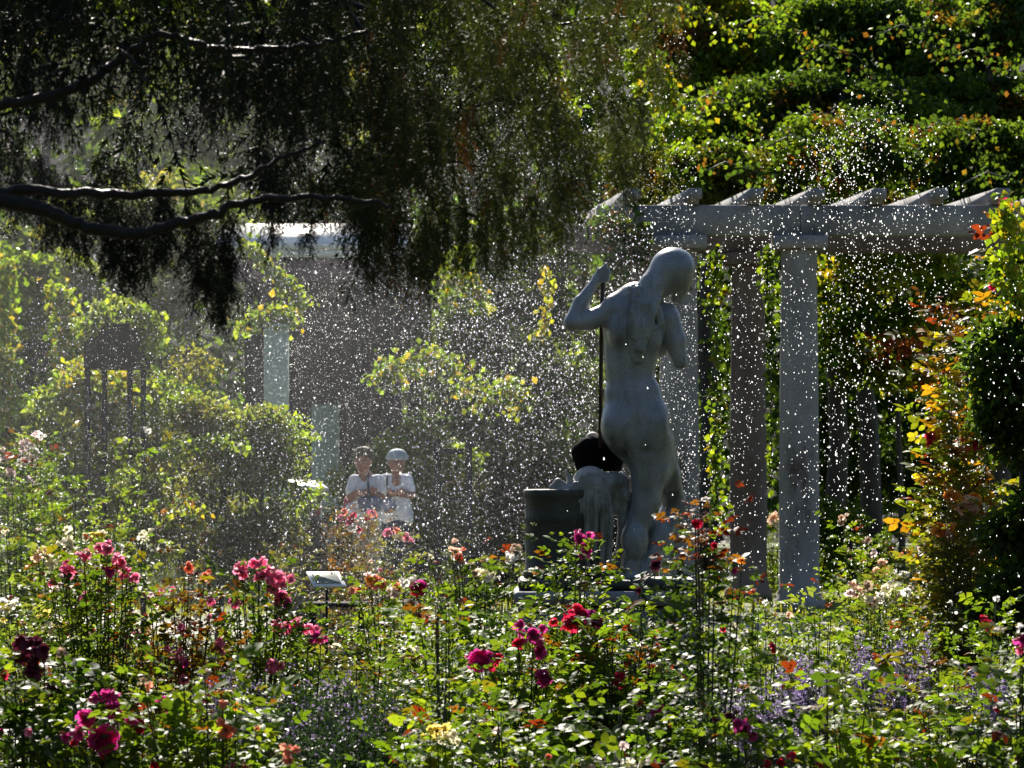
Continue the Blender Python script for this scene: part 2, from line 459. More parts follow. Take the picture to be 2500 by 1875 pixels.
def rose_bush(label, cx, D, top, hw, blooms=(), pal='mid', dens=1.0, near=None, newtip=0.05, tall=False, leafL=0.125,
              group='rose bushes in the beds', lowfrac=0.05, loose=None, cat='rose bush', redtop=None, bk='full'):
    near = (D < 19) if near is None else near
    s = D / F
    base = W(cx, HOR, D); base[2] = 0
    root = empty('rose_bush' if cat == 'rose bush' else cat.replace(' ', '_'), tuple(base))
    tag(root, label, cat, group)
    H = EYE + (HOR - top) * s
    R = hw * s
    tips = []
    ncane = int(max(6, 5 + R * H * (58 if near else 28) * dens))
    if tall: ncane = 5
    for i in range(ncane):
        u = rng.uniform(-1, 1)
        h = H * (1 - 0.55 * abs(u) ** 2.2) * (rng.uniform(0.62, 1.0) if i > 2 else rng.uniform(0.93, 1.0))
        if tall: h = H * rng.uniform(0.92, 1)
        tips.append((np.array([u * R, rng.uniform(-1, 1) * min(R, 0.35), h]), None))
    for b in blooms:
        x, y, r, c = b[:4]
        dd = rng.uniform(-1.5, -0.8) * min(R, 0.3)
        p = W(x, y, D + dd) - base
        tips.append((p, (r * s, c)))
    stems = []
    P, A, N, L, T = [], [], [], [], []
    for k, (tip, fl) in enumerate(tips):
        b0 = np.array([rng.uniform(-0.25, 0.25) * R + tip[0] * 0.2, rng.uniform(-0.06, 0.06), 0])
        mid = b0 * 0.5 + tip * 0.5 + np.array([(tip[0] - b0[0]) * 0.25, 0, tip[2] * 0.15])
        pts = bez(b0, mid, tip, 9)
        stems.append((pts, np.linspace(0.0055, 0.002, 9)))
        if fl:
            kd = 'cluster' if fl[1] in ('cream', 'white', 'pale', 'yell', 'peach', 'dry') else ('open' if fl[1] in ('pink', 'coral', 'oran') else 'full')
            add_bloom(root, tip + base, fl[0], fl[1], kd)
            if fl[0] > 0.02:
                for _ in range(2):
                    dv = rng.normal(size=3) * np.array([0.85, 0.4, 0.6]) * fl[0]
                    add_bloom(root, tip + base + dv, fl[0] * rng.uniform(0.45, 0.75), fl[1], kd)
        step = (0.045 if near else 0.058) / dens ** 0.5
        ln = tip[2]
        nlv = max(4, int(ln * (1 - lowfrac) / step))
        tt = np.linspace(lowfrac, 0.985 if not fl else 0.95, nlv)
        pp = (1 - tt[:, None]) ** 2 * b0 + 2 * (tt * (1 - tt))[:, None] * mid + (tt ** 2)[:, None] * tip
        az = rng.uniform(0, 6.28) + np.arange(nlv) * 2.4 + rng.normal(size=nlv) * 0.4
        for rep in range(2 if not tall else 2):
            a2 = az + rep * 2.8
            d = np.stack([np.cos(a2), np.sin(a2), rng.uniform(0.0, 0.7, nlv)], 1)
            # side twig offset
            offm = rng.uniform(0.0, 0.10 if rep == 0 else 0.22, nlv)[:, None] * (0.6 if tall else 1.0)
            keep = rng.uniform(size=nlv) < (0.96 if rep == 0 else 0.8)
            P.append((pp + d * offm)[keep]); A.append(d[keep])
            nn = np.stack([rng.normal(size=nlv) * 0.5, rng.normal(size=nlv) * 0.6, np.ones(nlv)], 1)
            N.append(nn[keep])
            L.append((leafL * rng.uniform(0.6, 1.15, nlv) * (1 - 0.35 * (tt > 0.92)))[keep])
            t = pick(pal, nlv)
            isnew = (tt > 0.86) & (rng.uniform(size=nlv) < newtip * 4)
            isnew |= rng.uniform(size=nlv) < newtip * 0.15
            if redtop is not None:
                zz = pp[:, 2]
                isnew |= (zz > EYE + (HOR - redtop) * s) & (rng.uniform(size=nlv) < 0.85)
            t[isnew] = NEWLEAF[rng.integers(0, 2, isnew.sum()) if redtop else rng.integers(0, 3, isnew.sum())] * rng.uniform(0.7, 1.2, (isnew.sum(), 1))
            T.append(t[keep])
    P, A, N, L, T = np.vstack(P), np.vstack(A), np.vstack(N), np.concatenate(L), np.vstack(T)
    # some single leaves as parts of their own on the bushes close to the camera
    nsel = 0
    if near:
        cand = np.argsort(P[:, 1] + rng.uniform(0, 0.15, len(P)))
        nsel = min(55, len(P) // 4)
        sel = cand[:nsel]
        for i in sel:
            o = bpy.data.objects.new('leaf', random.choice(LEAFPROTO)); link(o, root)
            x = Vector(A[i]).normalized(); z = Vector(N[i]); y = z.cross(x).normalized(); z = x.cross(y)
            from mathutils import Matrix
            m = Matrix((x, y, z)).transposed().to_4x4()
            m.translation = Vector(P[i])
            o.matrix_local = m @ Matrix.Scale(float(L[i]), 4)
        msk = np.ones(len(P), bool); msk[sel] = False
        P, A, N, L, T = P[msk], A[msk], N[msk], L[msk], T[msk]
    V, Fc, TT = compound(P, A, N, L, T, near)
    f = obj('foliage', to_mesh('foliage', V, [Fc], TT, [M_leaf]), root); f['kind'] = 'stuff'
    if D < 15:
        for pts, rr in stems:
            b = MB(); b.tube(pts, rr, 5); b.obj('cane', M_stem, root, True)
    else:
        b = MB()
        for pts, rr in stems: b.tube(pts, rr, 4, False)
        c = b.obj('canes', M_stem, root, True); c['kind'] = 'stuff'; c.name = 'stem'
    return root

# ------------------------------------------------------------------ trees
def trunk_mesh(H, r0, nl, R, crown_lo, seed, mat):
    g = np.random.default_rng(seed)
    b = MB()
    n = 8
    z = np.linspace(0, H, n)
    pts = np.stack([np.cumsum(g.normal(size=n) * 0.06 * H / n), np.cumsum(g.normal(size=n) * 0.06 * H / n), z], 1); pts[0, :2] = 0
    b.tube(pts, np.linspace(r0, r0 * 0.25, n), 9)
    for i in range(nl):
        t = crown_lo + (0.9 - crown_lo) * (i + 0.5) / nl
        k = t * (n - 1); a = pts[int(k)] * (1 - k % 1) + pts[min(n - 1, int(k) + 1)] * (k % 1)
        az = i * 2.4 + g.uniform(0, 0.6); ll = R * g.uniform(0.6, 0.95) * (1.1 - 0.5 * t)
        c = a + np.array([math.cos(az) * ll, math.sin(az) * ll, ll * 0.45])
        m = (a + c) / 2 + np.array([0, 0, -0.08 * ll])
        b.tube(bez(a, m, c, 6), np.linspace(r0 * 0.35, r0 * 0.08, 6), 6)
    return b.mesh('trunk', mat, True)

def clumps(n, ncl, radii, clr, leafL, pals, seed, droop=0.25, shell=0.55, wr=0.62, flat=0.6, ragged=0.35):
    """leaf clumps through an ellipsoid volume centred on the origin. pals: list of (palette, weight)"""
    g = np.random.default_rng(seed)
    radii = np.asarray(radii, float)
    d = unit(g.normal(size=(ncl, 3)))
    rr = (shell + (1 - shell) * g.uniform(size=(ncl, 1)) ** 0.6) * (1 + g.normal(size=(ncl, 1)) * 0.12 * ragged / 0.35)
    cc = d * rr * radii
    cr = clr * g.uniform(0.35, 1.7, ncl)
    wts = cr ** 2; wts /= wts.sum()
    idx = g.choice(ncl, n, p=wts)
    off = unit(g.normal(size=(n, 3))) * (g.uniform(size=(n, 1)) ** 0.45)
    off[:, 2] *= flat
    pos = cc[idx] + off * cr[idx][:, None]
    pos[:, 2] -= np.abs(off[:, 0] * 0.15) * cr[idx]
    ax = unit(off * 0.5 + g.normal(size=(n, 3)) * 0.7 + np.array([0, 0, -droop]))
    nr = unit(g.normal(size=(n, 3)) * 0.55 + np.array([0, 0, 0.8]))
    # palettes by clump
    names = [p for p, _ in pals]; pw = np.array([q for _, q in pals], float); pw /= pw.sum()
    cp = g.choice(len(names), ncl, p=pw)
    T = np.zeros((n, 3))
    for i, nm in enumerate(names):
        k = np.where(cp[idx] == i)[0]
        pl = GREENS[nm] if isinstance(nm, str) else nm
        T[k] = pl[g.integers(0, len(pl), len(k))] * g.uniform(0.75, 1.25, (len(k), 1))
    T *= g.uniform(0.8, 1.2, (ncl, 1))[idx]
    return leaves(pos, ax, nr, leafL * g.uniform(0.6, 1.3, n), wr, T, False)

RED = np.array([[0.2, 0.03, 0.02], [0.18, 0.05, 0.02], [0.22, 0.08, 0.02]])
def tree(name, label, cat, cx, cy, rx, ry, D, pals, n=14000, leafL=0.11, ncl=None, clr=None, depth=None, trunk_r=0.16,
         seed=0, group='trees and climbers behind the garden', trunk=True, mat=None, flat=0.6, shell=0.55, ragged=0.35, wr=0.62):
    s = D / F
    c = W(cx, cy, D)
    RX, RZ = rx * s, ry * s
    RY = depth or RX * 0.34
    base = np.array([c[0], D, 0])
    n = int(n * (1.25 if cy < 480 and cx > 1500 else 0.8)); leafL *= (0.72 if cy < 480 and cx > 1500 else 1)
    root = empty(name, tuple(base)); tag(root, label, cat, group)
    clr = clr or max(0.18, 0.17 * (RX + RZ) / 2)
    ncl = ncl or int(max(12, 9 * RX * RZ / (clr * clr) * 0.55))
    V, Fc, T = clumps(n, ncl, (RX, RY, RZ), clr, leafL, pals, seed + 11, flat=flat, shell=shell, ragged=ragged, wr=wr)
    V = V + np.array([0, 0, c[2]])
    keep = V[:, 2] > 0.02
    V[:, 2] = np.maximum(V[:, 2], 0.02)
    o = obj('crown', to_mesh('crown', V, [Fc], T, [mat or M_far]), root); o['kind'] = 'stuff'
    if trunk:
        H = c[2] + RZ * 0.6
        t = obj('trunk', trunk_mesh(H, trunk_r, 9, RX * 0.8, max(0.15, (c[2] - RZ) / H), seed, M_bark), root)
    return root

# ================================================================== SETTING
def sheet(name, x0, x1, y0, y1, z, mat, nx=30, ny=30, bump=0.0, edge=0.0):
    X, Y = np.meshgrid(np.linspace(x0, x1, nx), np.linspace(y0, y1, ny))
    Z = np.full(X.shape, z)
    if edge:
        for j in range(ny):
            X[j, 0] += edge * mnoise.noise(Vector((0, Y[j, 0] * 0.7, 1))); X[j, -1] += edge * mnoise.noise(Vector((5, Y[j, 0] * 0.7, 1)))
    V = np.stack([X.ravel(), Y.ravel(), Z.ravel()], 1)
    i = np.arange((ny - 1) * (nx - 1)); r = i // (nx - 1); c = i % (nx - 1); a = r * nx + c
    o = obj(name, to_mesh(name, V, [np.stack([a, a + 1, a + nx + 1, a + nx], 1)], None, [mat]))
    o['kind'] = 'structure'; return o
sheet('ground', -200, 200, -20, 300, 0.0, M_grass, 12, 12)
sheet('flower_bed_soil', -6, 6, 9, 34, 0.004, M_soil, 10, 10, edge=0.4)
sheet('gravel_path', -14, 14, 36.5, 39.5, 0.004, M_gravel, 30, 4)
# wooded bank that closes the view
yy = np.linspace(74, 130, 30); xx = np.linspace(-60, 60, 40)
X, Y = np.meshgrid(xx, yy)
Z = np.clip((Y - 76) * 0.62, -0.4, 26) + 0.8 * np.array([[mnoise.noise(Vector((p * 0.12, q * 0.12, 3))) for p, q in zip(r, r2)] for r, r2 in zip(X, Y)])
i = np.arange(29 * 39); a = (i // 39) * 40 + i % 39
o = obj('sky_blocking_slope', to_mesh('sky_blocking_slope', np.stack([X.ravel(), Y.ravel(), Z.ravel()], 1), [np.stack([a, a + 1, a + 41, a + 40], 1)], None, [M_floor])); o['kind'] = 'structure'

# unseen dark slope added around the viewer's side to block low sky light
def bank():
    na, nr = 60, 12
    V = []
    for i in range(na):
        a = rad(150 + 240 * i / (na - 1))
        for j in range(nr):
            r = 24 + 16 * j / (nr - 1)
            h = 13 * (j / (nr - 1)) ** 0.7 + 0.8 * mnoise.noise(Vector((math.cos(a) * 3, math.sin(a) * 3, j * 0.7)))
            V.append((r * math.cos(a) * 0.8, 16 + r * math.sin(a), h if j else -0.2))
    q = [[i * nr + j, (i + 1) * nr + j, (i + 1) * nr + j + 1, i * nr + j + 1] for i in range(na - 1) for j in range(nr - 1)]
    o = obj('sky_blocking_slope', to_mesh('sky_blocking_slope', V, [np.array(q)], None, [M_floor], True)); o['kind'] = 'structure'
bank()

# far woodland mass that reads as one body of leaves
def woodland():
    g = np.random.default_rng(5)
    n = 60000
    px = g.uniform(-700, 3200, n); top = -650
    py = g.uniform(top, 1290, n)
    D = 66 + g.uniform(0, 9, n) + 1.5 * np.sin(px * 0.012) + 1.5 * np.sin(py * 0.017 + px * 0.004)
    P = np.stack([(px - 1250) / F * D, D, EYE + (HOR - py) / F * D], 1)
    nz = np.array([mnoise.noise(Vector((p[0] * 0.55, p[1] * 0.3, p[2] * 0.55))) for p in P])
    # a few gaps where the sky shows
    hole = np.zeros(n, bool)
    for hx, hy, hr in ((110, 330, 80), (1015, 15, 40), (1560, 90, 38), (420, 230, 90), (1090, 170, 60), (20, 300, 50), (520, 350, 60)):
        hole |= (px - hx) ** 2 + (py - hy) ** 2 < (hr * g.uniform(0.5, 1.15, n)) ** 2
    keep = (nz > -0.42) & ~(hole & (g.uniform(size=n) < 0.82)) & (P[:, 2] > 0.05)
    P = P[keep]; nz = nz[keep]; n = len(P)
    ax = unit(g.normal(size=(n, 3)) + np.array([0, 0, -0.4])); nr = unit(g.normal(size=(n, 3)) * 0.6 + np.array([0, 0, 0.8]))
    T = pick('dark', n) * (1 + nz[:, None] * 0.5)
    V, Fc, TT = leaves(P, ax, nr, g.uniform(0.16, 0.42, n), 0.6, T)
    o = obj('woodland', to_mesh('woodland', V, [Fc], TT, [M_far])); o['kind'] = 'stuff'
    tag(o, 'dark mass of distant woodland closing the garden')
woodland()
# shaded bank of trunks/undergrowth behind the leaves
# ------------------------------------------------------------------ trees and hedges behind
Y3 = [('yellow', 3), ('fresh', 3), (RED, 1)]
TREES = [
 # name,label,cat,cx,cy,rx,ry,D,pals,n,leafL,seed
 ('tree', 'bright yellow-green tree with orange leaves above the pergola, left of the dark one', 'tree', 1720, 110, 220, 150, 53, [('yellow', 2), ('fresh', 4), ('rust', 2)], 15000, 0.13, 1),
 ('tree', 'dark green creeper-hung tree with red sprays above the middle of the pergola', 'tree', 2130, 190, 250, 230, 52, [('dark', 6), ('mid', 2), (RED, .3), ('rust', .6)], 15000, 0.14, 2),
 ('tree', 'brownish green tree at the upper right corner behind the rafters', 'tree', 2450, 200, 200, 250, 51, [('mid', 3), ('dark', 4), ('rust', 1), ('olive', 1)], 14000, 0.14, 3),
 ('tree', 'low dark tree filling the gap between the upper right crowns and the pergola climbers', 'tree', 2020, 290, 420, 120, 50.5, [('dark', 5), ('mid', 3), ('rust', 1)], 14000, 0.13, 27),
 ('climbing_vine', 'rounded green climber heaped on top of the left end of the pergola', 'climber', 1660, 425, 190, 80, 46.5, [('fresh', 2), ('olive', 4), ('mid', 3), ('rust', 1)], 9000, 0.09, 4),
 ('climbing_vine', 'dark climber with rust patches heaped above the pergola rafters', 'climber', 2060, 390, 280, 120, 47.5, [('dark', 4), ('mid', 3), ('fresh', 2), (RED, .4), ('rust', 1)], 9000, 0.10, 5),
 ('climbing_vine', 'green climber with broad leaves above the right end of the rafters', 'climber', 2400, 390, 190, 100, 47, [('mid', 2), ('dark', 4), ('rust', 1)], 7000, 0.11, 6),
 ('shrub', 'tall yellow-green shrub with red leaf sprays seen through the pergola', 'shrub', 2200, 760, 240, 190, 50, [('fresh', 4), ('yellow', 3), (RED, .8), ('mid', 3)], 10000, 0.11, 7),
 ('shrub', 'dark green shrub below the red-leaved one behind the pergola', 'shrub', 2150, 1060, 240, 180, 55, [('mid', 4), ('dark', 4), ('fresh', 1)], 10000, 0.11, 8),
 ('hedge', 'dark hedge behind the strip of lawn at the right', 'hedge', 2380, 1180, 260, 170, 64, [('dark', 6), ('mid', 2)], 10000, 0.13, 9),
 ('tree', 'dark tree hung with pale yellow leaves between the people and the statue', 'tree', 1240, 860, 190, 330, 49, [('dark', 5), ('mid', 4), ('fresh', 2.2)], 13000, 0.11, 10),
 ('tree', 'tall dark tree standing behind the head of the statue', 'tree', 1500, 620, 190, 260, 56, [('dark', 5), ('mid', 2), ('rust', 1)], 10000, 0.12, 11),
 ('tree', 'tree with light green leaves behind the middle of the conifer', 'tree', 1130, 230, 250, 260, 57, [('fresh', 5), ('pale', 3), ('olive', 2)], 12000, 0.14, 12),
 ('tree', 'tree with thin pale foliage behind the conifer limbs', 'tree', 640, 260, 260, 280, 60, [('pale', 5), ('mid', 2)], 8000, 0.15, 13),
 ('tree', 'bright green tree behind the top left of the conifer', 'tree', 150, 60, 320, 190, 56, [('fresh', 5), ('yellow', 1.5)], 12000, 0.14, 14),
 ('tree', 'grey-green tree behind the dark wooden arbor', 'tree', 300, 640, 290, 180, 50, [('pale', 4), ('mid', 3), ('olive', 2)], 12000, 0.10, 15),
 ('hedge', 'green hedge behind the two people in white', 'hedge', 1000, 1190, 170, 150, 46, [('fresh', 5), ('yellow', 1), ('olive', 3)], 10000, 0.09, 16),
 ('hedge', 'dark hedge between the wooden trellis frame and the statue', 'hedge', 1280, 1230, 160, 150, 47, [('dark', 5), ('mid', 3)], 9000, 0.09, 17),
 ('shrub', 'large rounded olive-green shrub left of the two people', 'shrub', 540, 1170, 200, 250, 33, [('olive', 5), ('pale', 4), ('fresh', 3)], 26000, 0.055, 18),  # fresh tint raised to imitate sunlight on the leaves
 ('shrub', 'green shrub with yellow and sun-tinted leaves growing through the wooden arbor', 'shrub', 250, 1120, 190, 230, 35.6, [('fresh', 5), ('yellow', 4), ('pale', 3)], 17000, 0.075, 19),  # fresh and yellow tints likewise brightened to look sunlit
 ('tree', 'dark narrow leaf mass put in for the shaded arch hollow at the far left', 'tree', 70, 930, 75, 250, 42, [('dark', 1)], 9000, 0.09, 20),  # dark leaf mass stands in for the shade of an arch opening
 ('climbing_vine', 'light green climber arching over the shaded arch hollow', 'climber', 130, 700, 150, 90, 41, [('pale', 4), ('fresh', 4)], 8000, 0.08, 21),
 ('climbing_vine', 'light green climber hanging on the left edge beside the shaded arch hollow', 'climber', -10, 860, 45, 260, 40.5, [('pale', 4), ('fresh', 4)], 6000, 0.08, 22),
 ('tree', 'dark leafy tree between the pavilion and the statue top', 'tree', 1020, 690, 200, 160, 52, [('mid', 4), ('dark', 4), ('olive', 2)], 11000, 0.11, 23),
 ('shrub', 'dark shrub at the right edge beside the climbing rose', 'shrub', 2500, 1080, 75, 400, 23.2, [('dark', 1)], 15000, 0.07, 24),
 ('shrub', 'green shrub on the lawn just behind the right pergola column', 'shrub', 2080, 1330, 120, 90, 46, [('fresh', 3), ('mid', 3)], 6000, 0.08, 25),
 ('tree', 'green tree with thin leaves behind the pavilion roof', 'tree', 470, 560, 180, 120, 55, [('fresh', 3), ('pale', 3)], 7000, 0.12, 26),
]
for i, (nm, lb, ct, cx, cy, rx, ry, D, pals, n, lL, sd_) in enumerate(TREES):
    tree(nm, lb, ct, cx, cy, rx, ry, D, pals, n=n, leafL=lL, seed=sd_, trunk=(nm in ('tree', 'shrub')),
         trunk_r=0.16 if nm == 'tree' else 0.05, ncl=None, ragged=0.5)

# trailing vine sprays with bright leaves, each hanging in front of the dark
def vine(label, pts, D, wd, pals, n, leafL=0.09, group='trailing vines'):
    s = D / F
    P0 = np.array([W(x, y, D) for x, y in pts])
    base = P0[0].copy(); base = np.array([base[0], D, 0.0])
    root = empty('climbing_vine', tuple(base)); tag(root, label, 'vine', group)
    b = MB(); b.tube(P0 - base, np.linspace(0.012, 0.004, len(P0)), 5); b.obj('stem', M_stem, root, True)
    t = rng.uniform(0, len(P0) - 1.001, n); k = t.astype(int); f = (t - k)[:, None]
    c = P0[k] * (1 - f) + P0[k + 1] * f
    pos = c - base + rng.normal(size=(n, 3)) * np.array([wd * s, 0.12, wd * s]) * (0.5 + 0.5 * np.sin(t * 7)[:, None] ** 2)
    ax = unit(rng.normal(size=(n, 3)) * 0.6 + np.array([0, 0, -0.6])); nr = unit(rng.normal(size=(n, 3)) * 0.5 + np.array([0, -0.5, 0.5]))
    names = [p for p, _ in pals]; pw = np.array([q for _, q in pals], float); pw /= pw.sum()
    T = np.zeros((n, 3)); ci = rng.choice(len(names), n, p=pw)
    for j, nm in enumerate(names):
        T[ci == j] = pick(nm, (ci == j).sum())
    V, Fc, TT = leaves(pos, ax, nr, leafL * rng.uniform(0.6, 1.2, n), 0.8, T)
    o = obj('foliage', to_mesh('foliage', V, [Fc], TT, [M_far]), root); o['kind'] = 'stuff'
BR = [('fresh', 4), ('yellow', 2)]
vine('light green vine trailing down beside the pavilion roof', [(600, 590), (660, 650), (700, 700), (745, 735)], 45, 14, [('fresh', 3), ('yellow', 1)], 420)
vine('light green vine curling over the top of the pale green post', [(590, 800), (640, 770), (690, 765), (710, 790)], 43, 16, [('fresh', 3), ('yellow', 1)], 420)
vine('bright green vine leaves hanging above the two people', [(1080, 670), (1140, 690), (1180, 740)], 44, 22, BR, 260)
vine('bright vine spray between the pavilion and the statue', [(920, 920), (980, 890), (1050, 870), (1120, 900)], 44, 24, BR, 420)
vine('bright vine leaves low between pavilion post and statue', [(1130, 940), (1180, 960), (1250, 950), (1260, 1000)], 44, 26, BR, 300)
vine('light green vine ribbon down the right side of the shaded arch hollow', [(140, 700), (165, 800), (150, 900), (140, 1010)], 39.5, 22, BR, 900, 0.08)
vine('light green vine ribbon along the far left edge', [(20, 640), (5, 760), (12, 900), (0, 1040)], 39, 24, BR, 900, 0.08)
vine('small yellow vine leaves beside the raised arm of the statue', [(1330, 650), (1340, 720), (1330, 780), (1320, 820)], 40, 12, [('yellow', 1)], 60)
vine('green vine strand down the second pergola column from the right', [(1750, 600), (1740, 720), (1752, 900), (1745, 1100), (1752, 1300)], 43.6, 12, [('fresh', 3), ('yellow', 1), ('dark', 3)], 420)
vine('short green vine strand at the top of the right pergola column', [(1880, 600), (1872, 660), (1885, 760), (1880, 960), (1885, 1200)], 43.4, 9, [('fresh', 3), ('dark', 3)], 260)
vine('dark tangle of vine hanging from the left end of the beam', [(1470, 545), (1520, 560), (1560, 600), (1500, 640)], 41.4, 26, [('dark', 4), ('rust', 1)], 900)
vine('yellow-leaved vine edge hanging under the back beam', [(2060, 625), (2150, 640), (2230, 630), (2330, 640)], 47, 24, [('yellow', 3), ('fresh', 3)], 900)
vine('bright green sprig sticking out left of the upper climber', [(1600, 330), (1650, 300), (1720, 310)], 44, 14, [('fresh', 3), ('yellow', 1)], 260, 0.1)
vine('bright leaves hanging over the left climber edge', [(1600, 150), (1610, 210), (1630, 250)], 44, 22, [('fresh', 3), ('yellow', 2)], 420, 0.1)
vine('red-leaved spray among the shrubs seen through the pergola', [(2160, 830), (2210, 850), (2260, 820)], 48, 18, [(RED, 3), ('rust', 1)], 160)
for i_, (x_, y_, l_) in enumerate(((1690, 20, 'loose yellow-green vine spray near the top beside the conifer'), (1880, 40, 'loose green vine spray at the top above the third rafter'), (2040, 110, 'shade-tinted vine spray high above the middle column gap'),
        (2230, 60, 'green vine spray at the top right of centre above the drops'), (2400, 120, 'green vine spray high in the right corner'), (2320, 300, 'broad-leaved vine spray left of the dark upper right corner'),
        (1760, 230, 'olive vine spray hanging over the left climber'), (1960, 330, 'rusty vine spray hanging above the fourth rafter'), (2150, 290, 'shade-tinted vine spray above the fifth rafter'), (2440, 420, 'vine spray drooping behind the right rafter end'), (1800, 395, 'pale green vine spray above the third rafter'))):
    vine(l_, [(x_ - 90, y_ + 30), (x_ - 30, y_), (x_ + 50, y_ + 25), (x_ + 100, y_ + 80)], 44.5, 30, [('fresh', 4), ('mid', 2), ('yellow', 1.5), ('rust', 0.8)] if i_ < 2 or i_ == 6 else [('dark', 6), ('mid', 2), ('rust', 1.2)], 110, 0.075)  # bright palette paints the sunlit upper left, dark palette the shade elsewhere
vine('sprig of green leaves above the arbor roof', [(200, 790), (250, 760), (330, 750), (380, 790), (370, 860)], 33.4, 18, [('fresh', 3), ('pale', 2)], 800, 0.06)
vine('yellow leaves hanging inside the wooden arbor', [(250, 930), (300, 950), (330, 990), (340, 1060)], 35.0, 22, [('yellow', 3), ('fresh', 2)], 420, 0.07)
vine('green vine shoot lying across the olive shrub', [(400, 1110), (470, 1080), (540, 1075), (600, 1095)], 32, 10, [('fresh', 3), ('pale', 1)], 260, 0.06)
vine('orange and yellow leafed shoot at the foot of the olive shrub', [(390, 1290), (440, 1230), (480, 1260), (500, 1300)], 31, 20, [('yellow', 3), ('rust', 2), ('fresh', 2)], 260, 0.065)

# ------------------------------------------------------------------ pergola
def pergola():
    DF, DB = 42.0, 45.5
    root = empty('pergola', (W(1951, HOR, DF)[0], DF, 0))
    tag(root, 'stone pergola with four round columns, long beam and tapered rafter ends', 'pergola')
    ox, oy = root.location.x, DF
    def L(px, py, D): return W(px, py, D) - np.array([ox, oy, 0])
    zb, zt = 3.93, 4.244
    def column(px, D, mat):
        c = L(px, HOR, D); c[2] = 0
        prof = [(0.27, 0.0), (0.27, 0.12), (0.235, 0.14), (0.235, 0.2), (0.212, 0.24), (0.213, 0.9), (0.209, 1.6), (0.202, 2.4), (0.193, 3.1), (0.186, 3.60), (0.192, 3.62), (0.192, 3.66), (0.188, 3.68), (0.190, 3.76), (0.2, 3.79)]
        b = MB(); b.lathe((0, 0, 0), prof, 32); b.obj('column', mat, root, True, tuple(c))
        b = MB(); b.box((0, 0, 3.86), (0.56, 0.56, 0.135), 0, 0.012); b.obj('capital', mat, root, False, tuple(c))
    column(1951, DF, M_concrete); column(1658, DF, M_concrete)
    column(1827, DB, M_brown_stone); column(1827 - 293 * DF / DB, DB, M_brown_stone)
    def beam(x0, x1, D, mat):
        a = L(x0, HOR, D); e = L(x1, HOR, D)
        b = MB(); b.box((0, 0, 0), (e[0] - a[0], 0.34, zt - zb), 0, 0.012)
        b.obj('beam', mat, root, False, ((a[0] + e[0]) / 2, D - oy, (zb + zt) / 2))
    beam(1455, 1951, DF, M_concrete); beam(1952, 2422, DF, M_concrete); beam(2423, 2900, DF, M_concrete)
    beam(1380, 1900, DB, M_brown_stone); beam(1901, 2850, DB, M_brown_stone)
    # rafters
    prof = [(-0.48, 0.045), (-0.48, 0.152), (-0.44, 0.155), (3.9, 0.155), (3.95, 0.15), (3.95, 0.05), (3.8, 0.045), (3.78, 0.002), (-0.17, 0.002), (-0.20, -0.0), (-0.24, 0.03), (-0.25, 0.05)]
    mb = MB(); d = np.array([-0.085, 0.996, 0])
    mb.prism(prof, (0, 0, 0), d, (0, 0, 1), (-0.13, 0, 0))
    me = mb.mesh('rafter', M_concrete)
    for k in range(9):
        x = 1554 + 150.2 * k
        o = obj('rafter', me, root, (L(x, HOR, 41.55)[0], 0.0, zt + 0.003))
    return root
pergola()

# thin posts beyond the pergola
def post(label, px, D, wpx, top, mat, name='post'):
    s = D / F; c = W(px, HOR, D)
    b = MB(); h = EYE + (HOR - top) * s
    wv = wpx * s
    b.box((0, 0, h / 2), (wv, wv, h), 0, wv * 0.08)
    b.box((0, 0, h + 0.02), (wv * 1.15, wv * 1.15, 0.04), 0, 0.005)
    b.box((0, 0, 0.04), (wv * 1.3, wv * 1.3, 0.08), 0, 0.01)
    o = b.obj(name, mat, None, False, (c[0], D, 0)); tag(o, label, 'post')
post('thin grey post standing on the lawn behind the right pergola column', 2123, 58, 24, 690, M_graypost)
post('pale green painted post in the mist left of the pavilion', 675, 43, 58, 800, M_greenpost)
post('short pale post beside the yellow shrub inside the arbor', 190, 40, 46, 1010, M_greenpost)

# ------------------------------------------------------------------ pavilion
def pavilion():
    D = 48; s = D / F
    x0, x1 = W(560, HOR, D)[0], W(960, HOR, D)[0]; xc = (x0 + x1) / 2; wd = x1 - x0
    root = empty('garden_pavilion', (xc, D, 0)); tag(root, 'garden pavilion with pale sloping roof and dark open front', 'pavilion')
    z = lambda py, DD=D: EYE + (HOR - py) / F * DD
    b = MB()  # roof: low pitched slab rising away from the viewer
    prof = [(-0.35, 0), (-0.35, 0.07), (2.3, 0.46), (4.9, 0.07), (4.9, 0), (2.3, 0.38)]
    b.prism(prof, (-wd / 2 - 0.15, 0, z(612)), (0, 1, 0), (0, 0, 1), (wd + 0.3, 0, 0)); b.obj('roof', M_roof, root)
    b = MB(); b.box((0, -0.30, z(622)), (wd + 0.24, 0.05, 0.09)); b.obj('gutter', M_whitepaint, root)
    b = MB(); b.box((0, -0.12, (z(628) + z(690)) / 2), (wd - 0.1, 0.14, z(628) - z(690)), 0, 0.01); b.obj('fascia', M_purplewall, root)
    for px in (610, 712, 884, 950):
        b = MB(); x = W(px, HOR, D)[0] - xc; wv = 0.16 if px == 884 else 0.10
        b.box((x, -0.12, z(692) / 2), (wv, wv, z(692)), 0, 0.006); b.obj('post', M_darkwood, root)
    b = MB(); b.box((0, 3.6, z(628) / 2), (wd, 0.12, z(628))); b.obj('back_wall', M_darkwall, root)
    b = MB(); x = W(790, HOR, D + 3)[0] - xc
    b.box((x, 3.5, 1.15), (0.36, 0.04, 2.3), 0, 0.01); b.obj('door', M_greenpost, root)
    b = MB(); b.box((x + 0.12, 3.46, 1.1), (0.03, 0.05, 0.12), 0, 0.005); d = b.obj('handle', M_whitepaint, root)
